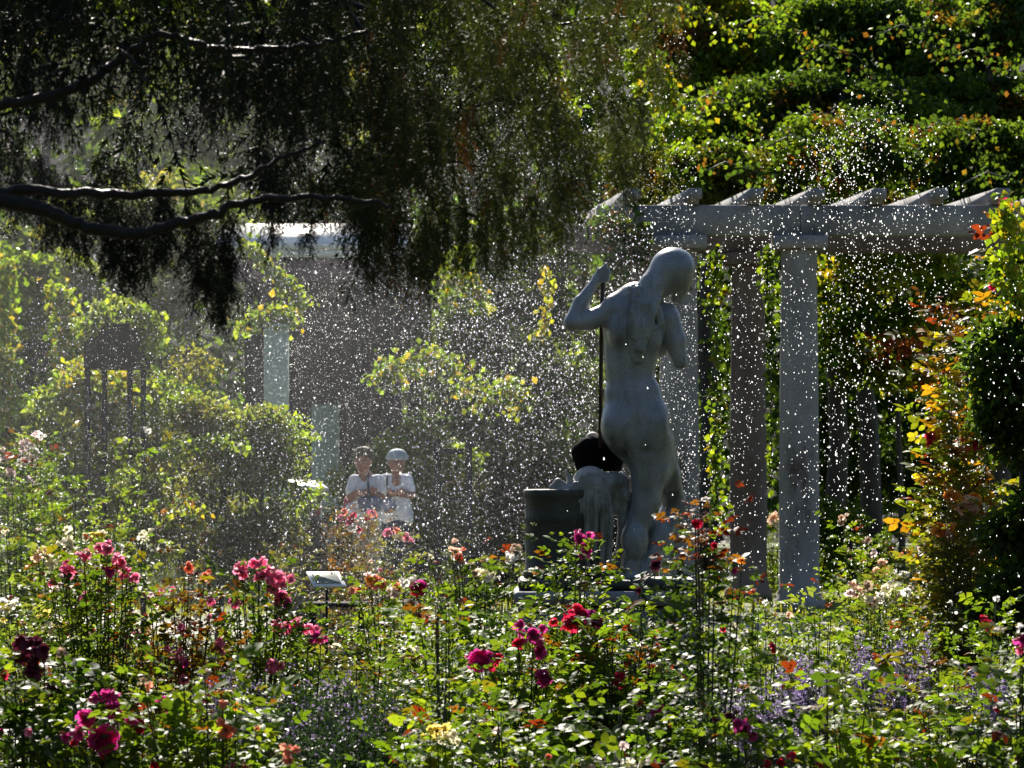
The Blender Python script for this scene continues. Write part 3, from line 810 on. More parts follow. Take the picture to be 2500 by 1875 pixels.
pavilion()

# ------------------------------------------------------------------ wooden arbor, trellis frame, signs
def arbor():
    D = 33.6; s = D / F
    root = empty('wooden_arbor', tuple([W(275, HOR, D)[0], D, 0])); tag(root, 'dark wooden rose arbor with boxed top and slim posts', 'arbor')
    z = lambda py: EYE + (HOR - py) * s
    x = lambda px: W(px, HOR, D)[0] - root.location.x
    for px, dy in ((214, 0), (238, 0.6), (317, 0), (334, 0.6)):
        b = MB(); b.box((x(px), dy, z(900) / 2), (0.045, 0.045, z(900)), 0, 0.004); b.obj('post', M_darkwood, root)
    b = MB(); b.box((x(278), 0.3, (z(800) + z(900)) / 2), (x(350) - x(205), 0.72, z(800) - z(900)), 0, 0.01); b.obj('canopy', M_darkwood, root)
    b = MB(); b.box((x(278), 0.3, z(795)), (x(362) - x(193), 0.82, 0.035), 0, 0.008); b.obj('roof', M_darkwood, root)
    for py in (960, 1060, 1160, 1260):
        b = MB(); b.box(((x(214) + x(238)) / 2, 0.3, z(py)), (0.03, 0.62, 0.03)); b.obj('rung', M_darkwood, root)
        b = MB(); b.box(((x(317) + x(334)) / 2, 0.3, z(py)), (0.03, 0.62, 0.03)); b.obj('rung', M_darkwood, root)
arbor()
def trellis(label, pxs, top, bars, D, wv, xr=None):
    s = D / F; cx = (pxs[0] + pxs[-1]) / 2
    root = empty('trellis_frame', tuple([W(cx, HOR, D)[0], D, 0])); tag(root, label, 'trellis', 'wooden trellis frames')
    z = lambda py: EYE + (HOR - py) * s
    x = lambda px: W(px, HOR, D)[0] - root.location.x
    for px in pxs:
        b = MB(); b.box((x(px), 0, z(top) / 2), (wv, wv, z(top)), 0, 0.004); b.obj('post', M_darkwood, root)
    for py in bars:
        b = MB(); b.box(((x(pxs[0]) + x(pxs[-1])) / 2, 0, z(py)), (x(pxs[-1]) - x(pxs[0]) - wv - 0.004, wv * 0.7, wv * 0.8), 0, 0.004); b.obj('crossbar', M_darkwood, root)
trellis('dark wooden trellis frame right of the two people', (1068, 1144), 1072, (1102, 1220, 1340, 1425), 38, 0.07)
trellis('low dark rail frame crossing the path below the people', (1027, 1168), 1335, (1362, 1430), 34, 0.05)

def bench():
    D = 27; root = empty('garden_bench', tuple([W(820, HOR, D)[0], D, 0])); tag(root, 'low dark bench edge among pale rose bushes below the white sign', 'bench')
    s = D / F; zs = EYE + (HOR - 1477) * s; w_ = 150 * s
    for k in range(3):
        b = MB(); b.box((0, k * 0.11, zs), (w_, 0.09, 0.03), 0, 0.004); b.obj('slat', M_darkwood, root)
    for sx in (-1, 1):
        for dy in (0.0, 0.22):
            b = MB(); b.box((sx * w_ * 0.4, dy, (zs - 0.02) / 2), (0.04, 0.04, zs - 0.02)); b.obj('leg', M_darkwood, root)
bench()

def sign(label, cx, cy, wpx, hpx, D, mface, mframe, tilt=50, yaw=0, skew=0.0, stake=True):
    s = D / F
    c = W(cx, cy, D)
    root = empty('plant_label_sign', (c[0], D, 0)); tag(root, label, 'sign', 'label signs in the beds')
    w_, h_ = wpx * s, hpx * s / max(0.25, math.sin(rad(tilt)))
    fr = MB(); fr.box((0, 0, 0), (w_, h_, 0.012), 0, 0.002)
    f = fr.obj('sign_frame', mframe, root, False, (0, 0, c[2])); f.rotation_euler = (rad(tilt), 0, rad(yaw))
    if mface is not None:
        p = MB(); p.box((0, 0, 0), (w_ * 0.74, h_ * 0.66, 0.008), 0, 0.001)
        q = p.obj('sign_face', mface, root, False, (0, 0, c[2])); q.rotation_euler = f.rotation_euler
        off = Vector((0, 0, 0.008)); off.rotate(f.rotation_euler); q.location = Vector((0, 0, c[2])) + off
    b = MB(); b.tube([(0, 0.01, 0), (0, 0.01, c[2] - 0.012)], 0.009, 8); b.obj('stake', M_darkwood, root, True)
sign('white-framed tilted label sign among the pale rose bushes', 797, 1415, 84, 34, 26, M_plate, M_whitepaint, 28, 20)
sign('blue-grey tilted plate on a thin stake before the statue pedestal', 1658, 1610, 66, 44, 19.0, M_plate2, M_plate2, 52, -12)
def lectern():
    D = 34; s = D / F
    c = W(752, 1185, D); root = empty('information_lectern', (c[0], D, 0)); tag(root, 'pale information lectern with sloping white top by the people', 'lectern')
    b = MB(); b.box((0, 0, 0), (80 * s, 0.42, 0.03), 0, 0.006); o = b.obj('top', M_whitepaint, root, False, (0, 0, c[2])); o.rotation_euler = (rad(8), rad(3), rad(15))
    b = MB(); b.box((0, 0.03, (c[2] - 0.05) / 2), (62 * s, 0.26, c[2] - 0.05), 0, 0.01); b.obj('stand', M_concrete, root)
lectern()

# ================================================================== SDF figures
import openvdb
def sdf_mesh(name, prims, voxel, mat, parent=None, k=0.02, disp=None, smooth=True):
    """prims: dicts in metres. type cap: a,b,ra,rb,(flat) / ell: c,r,(rot) ; sub=True carves ; k own blend"""
    lo = np.full(3, 1e9); hi = -lo
    for p in prims:
        if p.get('sub'): continue
        if p['t'] == 'cap':
            for q, r in ((p['a'], p['ra']), (p['b'], p['rb'])):
                lo = np.minimum(lo, np.array(q) - r); hi = np.maximum(hi, np.array(q) + r)
        else:
            m = max(p['r']); lo = np.minimum(lo, np.array(p['c']) - m); hi = np.maximum(hi, np.array(p['c']) + m)
    lo -= voxel * 5 + k; hi += voxel * 5 + k
    n = np.ceil((hi - lo) / voxel).astype(int)
    G = np.full(n, 0.3, dtype=np.float32)
    for p in prims:
        kk = p.get('k', k)
        if p['t'] == 'cap':
            a, b = np.array(p['a'], float), np.array(p['b'], float)
            mx = max(p['ra'], p['rb'])
            l = np.minimum(a, b) - mx; h = np.maximum(a, b) + mx
        else:
            c = np.array(p['c'], float); mx = max(p['r']) ; l = c - mx; h = c + mx
        mg = kk + 0.03
        i0 = np.clip(((l - mg - lo) / voxel).astype(int), 0, n); i1 = np.clip(((h + mg - lo) / voxel).astype(int) + 1, 0, n)
        xs = [lo[i] + voxel * np.arange(i0[i], i1[i]) for i in range(3)]
        X = np.stack(np.meshgrid(*xs, indexing='ij'), -1).astype(np.float32)
        if p['t'] == 'cap':
            ab = b - a; L2 = (ab @ ab) + 1e-9
            t = np.clip(((X - a) @ ab) / L2, 0, 1)
            q = X - a - t[..., None] * ab
            if 'flat' in p: q = q / np.array([1, p['flat'], 1])
            d = np.linalg.norm(q, axis=-1) - (p['ra'] + (p['rb'] - p['ra']) * t)
        else:
            q = X - c
            if 'rot' in p:   # rotation about the viewing axis (Y), degrees
                an = rad(p['rot']); cx_, sx_ = math.cos(an), math.sin(an)
                q = np.stack([q[..., 0] * cx_ + q[..., 2] * sx_, q[..., 1], -q[..., 0] * sx_ + q[..., 2] * cx_], -1)
            r = np.array(p['r'])
            k0 = np.linalg.norm(q / r, axis=-1); k1 = np.linalg.norm(q / (r * r), axis=-1) + 1e-9
            d = k0 * (k0 - 1) / k1
        sl = tuple(slice(i0[i], i1[i]) for i in range(3))
        g = G[sl]
        if p.get('sub'):
            d = -d
            hh = np.maximum(kk - np.abs(g - d), 0) / kk
            G[sl] = np.maximum(g, d) + hh * hh * kk / 4
        else:
            hh = np.maximum(kk - np.abs(g - d), 0) / kk
            G[sl] = np.minimum(g, d) - hh * hh * kk / 4
    if disp:
        amp, fr = disp
        xs = [lo[i] + voxel * np.arange(n[i]) for i in range(3)]
        X = np.meshgrid(*xs, indexing='ij')
        G = G + amp * (np.sin(X[0] * fr + 1.3 * np.sin(X[2] * fr * 0.7)) * np.sin(X[1] * fr * 1.1 + 0.5) * np.sin(X[2] * fr * 0.9 + np.sin(X[0] * fr * 0.6)))
    grid = openvdb.FloatGrid(1.0)
    grid.copyFromArray(np.ascontiguousarray(G, dtype=np.float32))
    res = grid.convertToQuads(0.0)
    pts, quads = res
    V = np.asarray(pts) * voxel + lo
    base = np.array(parent.location) if parent is not None else np.zeros(3)
    me = to_mesh(name, V - base, [np.asarray(quads, dtype=np.int64)[:, ::-1]], None, [mat], smooth)
    return obj(name, me, parent)

def SP(D):
    s = D / F
    def P(px, py, dy=0.0):
        """photo pixel to metres at distance D; dy in photo pixels away from the viewer"""
        return (float((px - 1250) * s), float(D + dy * s), float(EYE + (HOR - py) * s))
    def cap(a, b, ra, rb=None, **kw):
        return dict(t='cap', a=P(*a), b=P(*b), ra=ra * s, rb=(ra if rb is None else rb) * s, **kw)
    def ell(c, r, **kw):
        return dict(t='ell', c=P(*c), r=tuple(q * s for q in r), **kw)
    return P, cap, ell, s

# ------------------------------------------------------------------ statue
def statue():
    D = 20.0
    P, cap, ell, s = SP(D)
    root = empty('statue', P(1520, 1410, 0)); tag(root, 'weathered marble statue of a standing nude woman seen from behind holding a rod', 'statue')
    b = [
        ell((1543, 800, 0), (72, 52, 104)), ell((1540, 865, 2), (66, 46, 60)),
        ell((1537, 905, 0), (60, 44, 62)), ell((1545, 965, 0), (70, 50, 60)), ell((1551, 1010, 0), (80, 56, 62)),
        ell((1513, 1042, -22), (47, 46, 60)), ell((1586, 1040, -12), (48, 48, 62)), ell((1556, 1075, 5), (74, 48, 52)),
        cap((1505, 752, 0), (1622, 772, 8), 33, 34), cap((1560, 725, 0), (1545, 760, 0), 34, 50, k=0.05),
        ell((1501, 757, 0), (34, 34, 32)), ell((1626, 782, 6), (31, 33, 36)),
        ell((1512, 812, -36), (26, 22, 40)), ell((1594, 822, -30), (24, 22, 38)),
        # standing leg
        cap((1572, 1085, 4), (1586, 1150, 4), 58, 48, k=0.05), cap((1586, 1150, 4), (1578, 1215, 4), 46, 36, k=0.014), cap((1578, 1215, 4), (1560, 1275, 6), 36, 31, k=0.014),
        ell((1549, 1318, -6), (34, 34, 50), k=0.014), cap((1556, 1275, 6), (1541, 1385, 4), 30, 23, k=0.014), cap((1541, 1385, 4), (1540, 1412, 0), 22, 23, k=0.014),
        ell((1544, 1408, 30), (26, 55, 16), k=0.014),
        # bent leg, further away
        cap((1600, 1080, 22), (1626, 1160, 45), 48, 38, k=0.05), cap((1626, 1160, 45), (1650, 1232, 70), 37, 29, k=0.014), ell((1652, 1236, 74), (29, 28, 30), k=0.014),
        cap((1648, 1240, 70), (1604, 1320, 40), 28, 30, k=0.014), ell((1612, 1300, 44), (28, 28, 40), rot=30), cap((1604, 1320, 40), (1572, 1396, 10), 27, 17, k=0.014), ell((1572, 1406, 36), (20, 44, 14), k=0.014),
        # breast at the right contour
        ell((1606, 842, 34), (30, 34, 32), k=0.014),
        # neck, head
        cap((1578, 745, 6), (1612, 690, 14), 32, 27, k=0.014), ell((1648, 668, 12), (46, 56, 56), k=0.014), ell((1656, 690, 20), (28, 34, 38), k=0.014), ell((1648, 722, 22), (18, 20, 18), k=0.014),
        cap((1684, 690, 30), (1688, 704, 34), 5, 7, k=0.008), cap((1672, 668, 30), (1690, 672, 34), 8, 6, k=0.01), cap((1660, 735, 20), (1670, 722, 28), 8, 8, k=0.01),
        # left arm raised, its forearm and hand
        cap((1500, 760, 0), (1440, 782, -8), 29, 24, k=0.014), cap((1440, 782, -8), (1397, 788, -14), 24, 20, k=0.014), cap((1397, 788, -14), (1418, 740, -2), 20, 19, k=0.014), cap((1418, 740, -2), (1456, 684, 10), 18, 10.5, k=0.014),
        ell((1466, 668, 12), (12, 11, 20), rot=-35),
        # right arm broken below the elbow
        cap((1632, 785, 6), (1648, 832, 2), 31, 27, k=0.014), cap((1648, 832, 2), (1660, 884, 0), 27, 18, k=0.014),
    ]
    # fingers closed round the rod, thumb up
    for i, (y, l) in enumerate(((659, 22), (668, 24), (677, 23), (685, 20))):
        b += [cap((1464, y, 4), (1464 + l * 0.9, y - 1, 0), 5.6, 5.2, k=0.005), cap((1464 + l * 0.9, y - 1, 0), (1464 + l * 0.75, y + 2, 18), 5.2, 4.6, k=0.005)]
    b += [cap((1462, 662, 8), (1474, 654, 4), 6.5, 5.6, k=0.006), cap((1474, 654, 4), (1481, 644, 4), 5.4, 4.3, k=0.006)]
    # carving: spine, cleft, shoulder hollows, stump
    sb = dict(sub=True)
    b += [cap((1546, 800, -62), (1538, 900, -56), 8, 8, k=0.03, **sb), cap((1538, 900, -56), (1548, 985, -66), 8, 7, k=0.03, **sb),
          cap((1551, 1012, -74), (1552, 1098, -62), 7, 11, k=0.02, **sb), cap((1500, 1108, -60), (1600, 1104, -58), 6, 6, k=0.02, **sb),
          ell((1650, 897, -22), (15, 17, 15), k=0.006, **sb), cap((1606, 1130, -50), (1600, 1240, -40), 5, 4, k=0.03, **sb),
          ell((1575, 1215, -40), (18, 12, 22), k=0.03, **sb)]
    body = sdf_mesh('body', b, 0.0062, M_marble, root, k=0.03)
    hr = [ell((1645, 656, 0), (53, 56, 52)), cap((1632, 668, -6), (1596, 700, -18), 46, 34, k=0.05), cap((1596, 700, -18), (1576, 735, -34), 33, 26, k=0.04),
          cap((1576, 735, -36), (1562, 800, -50), 25, 24, k=0.02), cap((1562, 800, -50), (1556, 880, -44), 22, 12, k=0.02),
          ell((1548, 708, -14), (20, 22, 17)), cap((1545, 735, -44), (1535, 800, -50), 10, 9, k=0.006), cap((1535, 800, -50), (1545, 872, -46), 9, 6, k=0.006),
          cap((1556, 738, -58), (1552, 830, -66), 8, 6, k=0.006), cap((1570, 745, -62), (1568, 858, -62), 8, 5, k=0.006),
          cap((1586, 745, -58), (1590, 800, -56), 10, 8, k=0.006), cap((1590, 800, -56), (1572, 842, -58), 8, 5, k=0.006),
          cap((1600, 755, -46), (1612, 790, -44), 13, 10, k=0.008), cap((1612, 790, -44), (1598, 805, -48), 9, 6, k=0.006)]
    # the face side stays open: carve it
    hr += [ell((1686, 730, 26), (42, 70, 54), sub=True, k=0.008)]
    for j in range(9):   # wavy locks
        x = 1538 + j * 8.5; ph = j * 1.7
        pts = [(x + 7 * math.sin(ph + t * 1.5) + (1556 - x) * 0.09 * t, 705 + t * 30, -(46 + 14 * math.sin(min(1, t / 3) * 1.6)) - 4 * (j % 2)) for t in range(0, 6 - abs(j - 3) // 2)]
        for a_, b_ in zip(pts[:-1], pts[1:]):
            hr.append(cap(a_, b_, 6.5, 5.5, k=0.005))
    # groove between locks
    for x0, x1, z0, z1 in ((1549, 1543, 740, 860), (1563, 1560, 745, 870), (1579, 1580, 740, 840), (1594, 1602, 735, 790)):
        hr.append(cap((x0, z0, -72), (x1, z1, -74), 4, 4, sub=True, k=0.008))
    sdf_mesh('hair', hr, 0.0058, M_marble, root, k=0.02)
    # rod
    o = np.array(root.location)
    t = MB(); t.tube([np.array(P(1474, 652, 8)) - o, np.array(P(1469, 760, 10)) - o, np.array(P(1466, 1095, 20)) - o], 5.2 * s, 8); t.obj('rod', M_rod, root, True)
    # round fluted altar
    t = MB(); zz = lambda py: P(0, py)[2] - o[2]
    px = P(1362, 0)[0] - o[0]
    R = 83 * s
    prof = [(R * 1.0, zz(1412)), (R * 1.02, zz(1395)), (R * 0.97, zz(1388)), (R * 0.965, zz(1275)), (R * 0.985, zz(1270)), (R * 0.985, zz(1262)), (R * 0.965, zz(1258)), (R * 0.965, zz(1222)), (R * 1.0, zz(1214)), (R * 1.02, zz(1208)), (R * 1.02, zz(1199)), (R * 0.99, zz(1195)), (R * 0.8, zz(1194.5))]
    t.lathe((px, 0.02, 0), prof, 40); t.obj('altar', M_dark_stone, root, True)
    # drapery
    dr = [ell((1444, 1190, 0), (44, 50, 46)), cap((1440, 1180, 4), (1448, 1330, 4), 42, 38), cap((1450, 1330, 4), (1468, 1400, 4), 32, 24),
          ell((1500, 1178, 14), (40, 36, 26)), cap((1490, 1190, 10), (1500, 1240, 16), 30, 20),
          ell((1525, 1208, 6), (17, 24, 19)), cap((1527, 1215, 8), (1520, 1275, 14), 14, 10), cap((1520, 1275, 14), (1506, 1402, 18), 10, 9)]
    for (a, m, e, r) in (((1404, 1182), (1396, 1255), (1392, 1330), 10), ((1420, 1165), (1412, 1240), (1410, 1352), 9), ((1436, 1158), (1430, 1230), (1434, 1300), 10),
                         ((1452, 1160), (1456, 1230), (1450, 1360), 8), ((1466, 1170), (1474, 1240), (1468, 1396), 9), ((1480, 1185), (1490, 1260), (1486, 1400), 8), ((1430, 1290), (1424, 1340), (1440, 1400), 9)):
        dr += [cap((*a, -38), (*m, -44), r * 0.8, r, k=0.008), cap((*m, -44), (*e, -36), r, r * 0.7, k=0.008)]
    for a, e in (((1412, 1200), (1404, 1330)), ((1428, 1190), (1422, 1330)), ((1444, 1190), (1442, 1350)), ((1461, 1200), (1460, 1390)), ((1483, 1220), (1477, 1390))):
        dr.append(cap((*a, -52), (*e, -48), 4.5, 5, sub=True, k=0.012))
    # animal head lying on the altar: ear, curled horn, muzzle
    dr += [cap((1398, 1192, -20), (1381, 1148, -24), 13, 3, k=0.01), cap((1404, 1188, -4), (1410, 1158, -10), 11, 5, k=0.01),
           cap((1385, 1195, -30), (1362, 1176, -34), 13, 9, k=0.008), cap((1362, 1176, -34), (1347, 1190, -34), 9, 7, k=0.006), cap((1347, 1190, -34), (1352, 1203, -34), 7, 6, k=0.006),
           ell((1375, 1200, -30), (26, 26, 13)), cap((1390, 1215, -44), (1412, 1222, -46), 9, 8, k=0.01)]
    sdf_mesh('drapery', dr, 0.0062, M_marble2, root, k=0.025)
    b = MB(); b.box((P(1480, 0)[0] - o[0], 0.0, P(0, 1424)[2] - o[2]), (430 * s, 0.62, 24 * s), 0, 0.012); b.obj('plinth', M_dark_stone, root)
statue()

def pedestal():
    D = 20.0; P, cap, ell, s = SP(D)
    root = empty('pedestal', (P(1485, 0)[0], D, 0)); tag(root, 'grey stone pedestal block carrying the statue', 'pedestal')
    zt = P(0, 1437)[2]
    b = MB(); b.box((0, 0, 0.09), (478 * s, 0.9, 0.18), 0, 0.015); b.obj('base', M_concrete, root)
    b = MB(); b.box((0, 0, 0.183 + (zt - 0.263) / 2), (440 * s, 0.76, zt - 0.263), 0, 0.012); b.obj('shaft', M_concrete, root)
    b = MB(); b.box((0, 0, zt - 0.037), (462 * s, 0.84, 0.07), 0, 0.014); b.obj('cornice', M_concrete, root)
pedestal()

def vessel():
    D = 20.12; P, cap, ell, s = SP(D)
    root = empty('black_basket', P(1462, 1150, 0)); tag(root, 'black tapered basket resting on the draped altar behind the statue', 'basket')
    b = MB(); zc = lambda y: (1150 - y) * s
    n = 10; V = []
    for y, rx in ((1150, 56), (1140, 58), (1108, 68), (1090, 64), (1072, 46), (1066, 30)):
        for i in range(n):
            t = i / n * 2 * math.pi + 0.2
            V.append((rx * s * math.cos(t), rx * 0.55 * s * math.sin(t), zc(y)))
    q = [[r * n + i, r * n + (i + 1) % n, (r + 1) * n + (i + 1) % n, (r + 1) * n + i] for r in range(5) for i in range(n)]
    V += [(0, 0, 0), (0, 0, zc(1066))]
    t = [[60, (i + 1) % n, i] for i in range(n)] + [[61, 50 + i, 50 + (i + 1) % n] for i in range(n)]
    b.add(V, q, t); b.obj('basket_body', M_black, root)
    o = sdf_mesh('stone_ball', [ell((1447, 1072, 6), (18, 18, 18))], 0.005, M_ball, None, k=0.01)
    tag(o, 'small pale rounded stone showing above the black basket', 'stone')
vessel()

# ------------------------------------------------------------------ people
def person_a():
    D = 40.0; P, cap, ell, s = SP(D)
    G = lambda z: HOR + (EYE - z) / s          # photo row of a height
    root = empty('person', (P(892, 0)[0], D, 0)); tag(root, 'person with curly brown hair and white t-shirt, arms crossed, bag on one shoulder', 'person', 'two people standing on the path')
    y0 = G(0)
    sk = [ell((886, 1124, 0), (20, 22, 28)), ell((885, 1140, -6), (14, 15, 16)), ell((883, 1131, -23), (3.2, 5, 5), k=0.006), cap((880, 1143, -19), (890, 1143, -19), 2.2, 2.2, k=0.006),
          ell((867, 1126, 2), (3, 5, 7), k=0.006), ell((906, 1126, 2), (3, 5, 7), k=0.006),
          ell((877, 1122, -20), (4, 3, 2.6), sub=True, k=0.004), ell((893, 1122, -20), (4, 3, 2.6), sub=True, k=0.004),
          cap((888, 1148, 4), (892, 1170, 4), 12, 14),
          cap((892, 1165, 4), (893, 1260, 4), 18, 22),
          cap((866, 1172, 0), (857, 1212, -8), 11, 9.5), cap((857, 1212, -8), (905, 1197, -32), 9.5, 6.5), cap((925, 1172, 0), (931, 1212, -8), 11, 9.5), cap((931, 1212, -8), (884, 1203, -36), 9.5, 6.5),
          ell((910, 1196, -34), (9, 5, 7)), ell((879, 1202, -38), (9, 5, 7)),
          cap((884, 1290, 2), (882, 1400, 0), 20, 13), cap((882, 1400, 0), (880, y0 - 18, 6), 12.5, 8), cap((908, 1290, 2), (914, 1400, 0), 20, 13), cap((914, 1400, 0), (916, y0 - 18, 6), 12.5, 8)]
    for i in range(4):
        sk += [cap((914, 1192 + i * 4, -36), (922, 1191 + i * 4.2, -33), 2.2, 1.8, k=0.004), cap((873, 1197 + i * 4, -40), (866, 1196 + i * 4.2, -36), 2.2, 1.8, k=0.004)]
    sk += [cap((908, 1191, -38), (913, 1186, -38), 2.4, 2, k=0.004), cap((880, 1196, -42), (876, 1191, -42), 2.4, 2, k=0.004)]
    sdf_mesh('body', sk, 0.009, M_skin, root, k=0.02)
    sdf_mesh('hair', [ell((888, 1110, 5), (25, 26, 20)), ell((872, 1112, 2), (9, 14, 14)), ell((905, 1114, 4), (9, 14, 14)), ell((882, 1100, -12), (14, 10, 9)), ell((890, 1128, 18), (18, 12, 20))], 0.009, M_hair, root, k=0.02, disp=(0.009, 90))
    sh = [cap((868, 1172, 2), (922, 1172, 2), 13, 13), ell((894, 1205, 2), (33, 22, 46)), ell((892, 1250, 2), (35, 24, 46)), cap((866, 1174, 0), (857, 1200, -4), 14.5, 14), cap((925, 1174, 0), (931, 1200, -4), 14.5, 14),
          cap((860, 1240, 2), (866, 1278, 2), 18, 20), cap((915, 1240, 2), (912, 1280, 2), 18, 20), ell((888, 1160, -4), (11, 16, 12), sub=True, k=0.01)]
    sdf_mesh('shirt', sh, 0.009, M_shirt, root, k=0.025, disp=(0.004, 45))
    sdf_mesh('trousers', [ell((895, 1285, 2), (33, 24, 26)), cap((882, 1290, 2), (880, 1400, 0), 22, 16), cap((880, 1400, 0), (879, y0 - 14, 4), 16, 12), cap((910, 1290, 2), (914, 1400, 0), 22, 16), cap((914, 1400, 0), (917, y0 - 14, 4), 16, 12)], 0.01, M_beige, root, k=0.02)
    for x in (879, 917):
        sdf_mesh('shoe', [ell((x, y0 - 7, -12), (10, 26, 8)), cap((x, y0 - 8, 6), (x, y0 - 16, 6), 9, 8), ell((x, y0 + 4, -12), (14, 30, 5), sub=True, k=0.004)], 0.008, M_shoe, root, k=0.012)
    bg_ = empty('shoulder_bag', P(905, 1230, -36)); tag(bg_, 'slate blue shoulder bag held under crossed arms of the curly-haired person', 'bag')
    o = sdf_mesh('bag_body', [ell((905, 1230, -38), (28, 10, 18)), cap((884, 1222, -38), (926, 1222, -38), 9, 9), cap((886, 1240, -38), (922, 1240, -38), 9, 9)], 0.008, M_bag, bg_, k=0.02)
    t = MB(); o_ = np.array(bg_.location)
    t.tube([np.array(P(x, y, d)) - o_ for x, y, d in ((898, 1155, -6), (898, 1168, -18), (900, 1185, -26), (903, 1205, -44), (905, 1222, -46))], 0.012, 6); t.obj('strap', M_strap, bg_, True)
    rb = empty('red_bag', P(858, 1246, 6)); tag(rb, 'raspberry red bag hanging at the side of the curly-haired person', 'bag')
    sdf_mesh('bag_body', [cap((852, 1225, 6), (860, 1272, 6), 14, 16), ell((856, 1250, 6), (19, 14, 32))], 0.008, M_redbag, rb, k=0.02)
    t = MB(); o_ = np.array(rb.location); t.tube([np.array(P(x, y, d)) - o_ for x, y, d in ((850, 1222, 4), (852, 1195, 8), (862, 1170, 6), (868, 1160, 4))], 0.010, 6); t.obj('strap', M_redbag, rb, True)
def person_b():
    D = 40.6; P, cap, ell, s = SP(D)
    G = lambda z: HOR + (EYE - z) / s
    y0 = G(0)
    root = empty('person', (P(968, 0)[0], D, 0)); tag(root, 'person with grey-blue hat and loose pale v-neck shirt over dark trousers', 'person', 'two people standing on the path')
    sk = [ell((969, 1128, 0), (19, 22, 27)), ell((968, 1142, -6), (14, 14, 15)), ell((966, 1134, -22), (3.2, 5, 5), k=0.006), cap((962, 1146, -18), (971, 1146, -18), 2.2, 2.2, k=0.006),
          ell((950, 1130, 2), (3, 5, 7), k=0.006), ell((988, 1130, 2), (3, 5, 7), k=0.006),
          ell((960, 1125, -20), (4, 3, 2.6), sub=True, k=0.004), ell((975, 1125, -20), (4, 3, 2.6), sub=True, k=0.004),
          cap((969, 1150, 4), (968, 1172, 2), 12, 15), ell((968, 1178, -12), (12, 8, 14)),
          cap((968, 1170, 4), (966, 1260, 4), 18, 22),
          cap((938, 1172, 0), (932, 1212, -8), 11, 9.5), cap((932, 1212, -8), (975, 1201, -30), 9.5, 6.5), cap((994, 1172, 0), (1006, 1208, -6), 11, 9.5), cap((1006, 1208, -6), (960, 1204, -36), 9.5, 6.5),
          ell((980, 1200, -34), (9, 5, 7)), ell((955, 1203, -38), (9, 5, 7)),
          cap((958, 1290, 2), (954, 1400, 0), 20, 13), cap((954, 1400, 0), (952, y0 - 18, 6), 12.5, 8), cap((984, 1290, 2), (992, 1400, 0), 20, 13), cap((992, 1400, 0), (998, y0 - 18, 6), 12.5, 8)]
    for i in range(4):
        sk += [cap((984, 1196 + i * 4, -36), (992, 1195 + i * 4.2, -33), 2.2, 1.8, k=0.004), cap((949, 1198 + i * 4, -40), (942, 1197 + i * 4.2, -36), 2.2, 1.8, k=0.004)]
    sk += [cap((978, 1195, -38), (983, 1190, -38), 2.4, 2, k=0.004), cap((956, 1197, -42), (952, 1192, -42), 2.4, 2, k=0.004)]
    sdf_mesh('body', sk, 0.009, M_skin2, root, k=0.02)
    sdf_mesh('hat', [ell((970, 1112, 2), (24, 25, 17)), cap((948, 1118, 2), (991, 1118, 2), 7, 7), ell((969, 1118, -14), (18, 12, 5))], 0.009, M_hat, root, k=0.02, disp=(0.003, 70))
    sh = [cap((942, 1170, 2), (992, 1170, 2), 13, 13), ell((967, 1205, 2), (34, 22, 48)), ell((968, 1245, 2), (35, 24, 42)), cap((940, 1174, 0), (934, 1196, -4), 14.5, 14), cap((994, 1174, 0), (1001, 1194, -4), 14.5, 14),
          cap((948, 1235, 2), (952, 1266, 2), 18, 20), cap((985, 1235, 2), (990, 1264, 2), 18, 20), cap((968, 1158, -18), (970, 1186, -24), 14, 4, sub=True, k=0.01)]
    sdf_mesh('shirt', sh, 0.009, M_shirt2, root, k=0.025, disp=(0.004, 40))
    sdf_mesh('trousers', [ell((970, 1285, 2), (33, 24, 28)), cap((957, 1290, 2), (954, 1400, 0), 22, 16), cap((954, 1400, 0), (951, y0 - 14, 4), 16, 12), cap((984, 1290, 2), (992, 1400, 0), 22, 16), cap((992, 1400, 0), (999, y0 - 14, 4), 16, 12)], 0.01, M_navy, root, k=0.02)
    for x in (951, 999):
        sdf_mesh('shoe', [ell((x, y0 - 7, -12), (10, 26, 8)), cap((x, y0 - 8, 6), (x, y0 - 16, 6), 9, 8), ell((x, y0 + 4, -12), (14, 30, 5), sub=True, k=0.004)], 0.008, M_shoe, root, k=0.012)
    bg_ = empty('shoulder_bag', P(948, 1232, -36)); tag(bg_, 'small rounded pale blue bag held before the person in the hat', 'bag')
    sdf_mesh('bag_body', [ell((948, 1232, -38), (18, 10, 20)), cap((938, 1240, -38), (958, 1240, -38), 10, 10)], 0.008, M_bag, bg_, k=0.02)
    t = MB(); o_ = np.array(bg_.location)
    t.tube([np.array(P(x, y, d)) - o_ for x, y, d in ((945, 1155, -4), (945, 1168, -18), (946, 1190, -26), (947, 1205, -42), (947, 1222, -46))], 0.010, 6); t.obj('strap', M_strap, bg_, True)
person_a(); person_b()

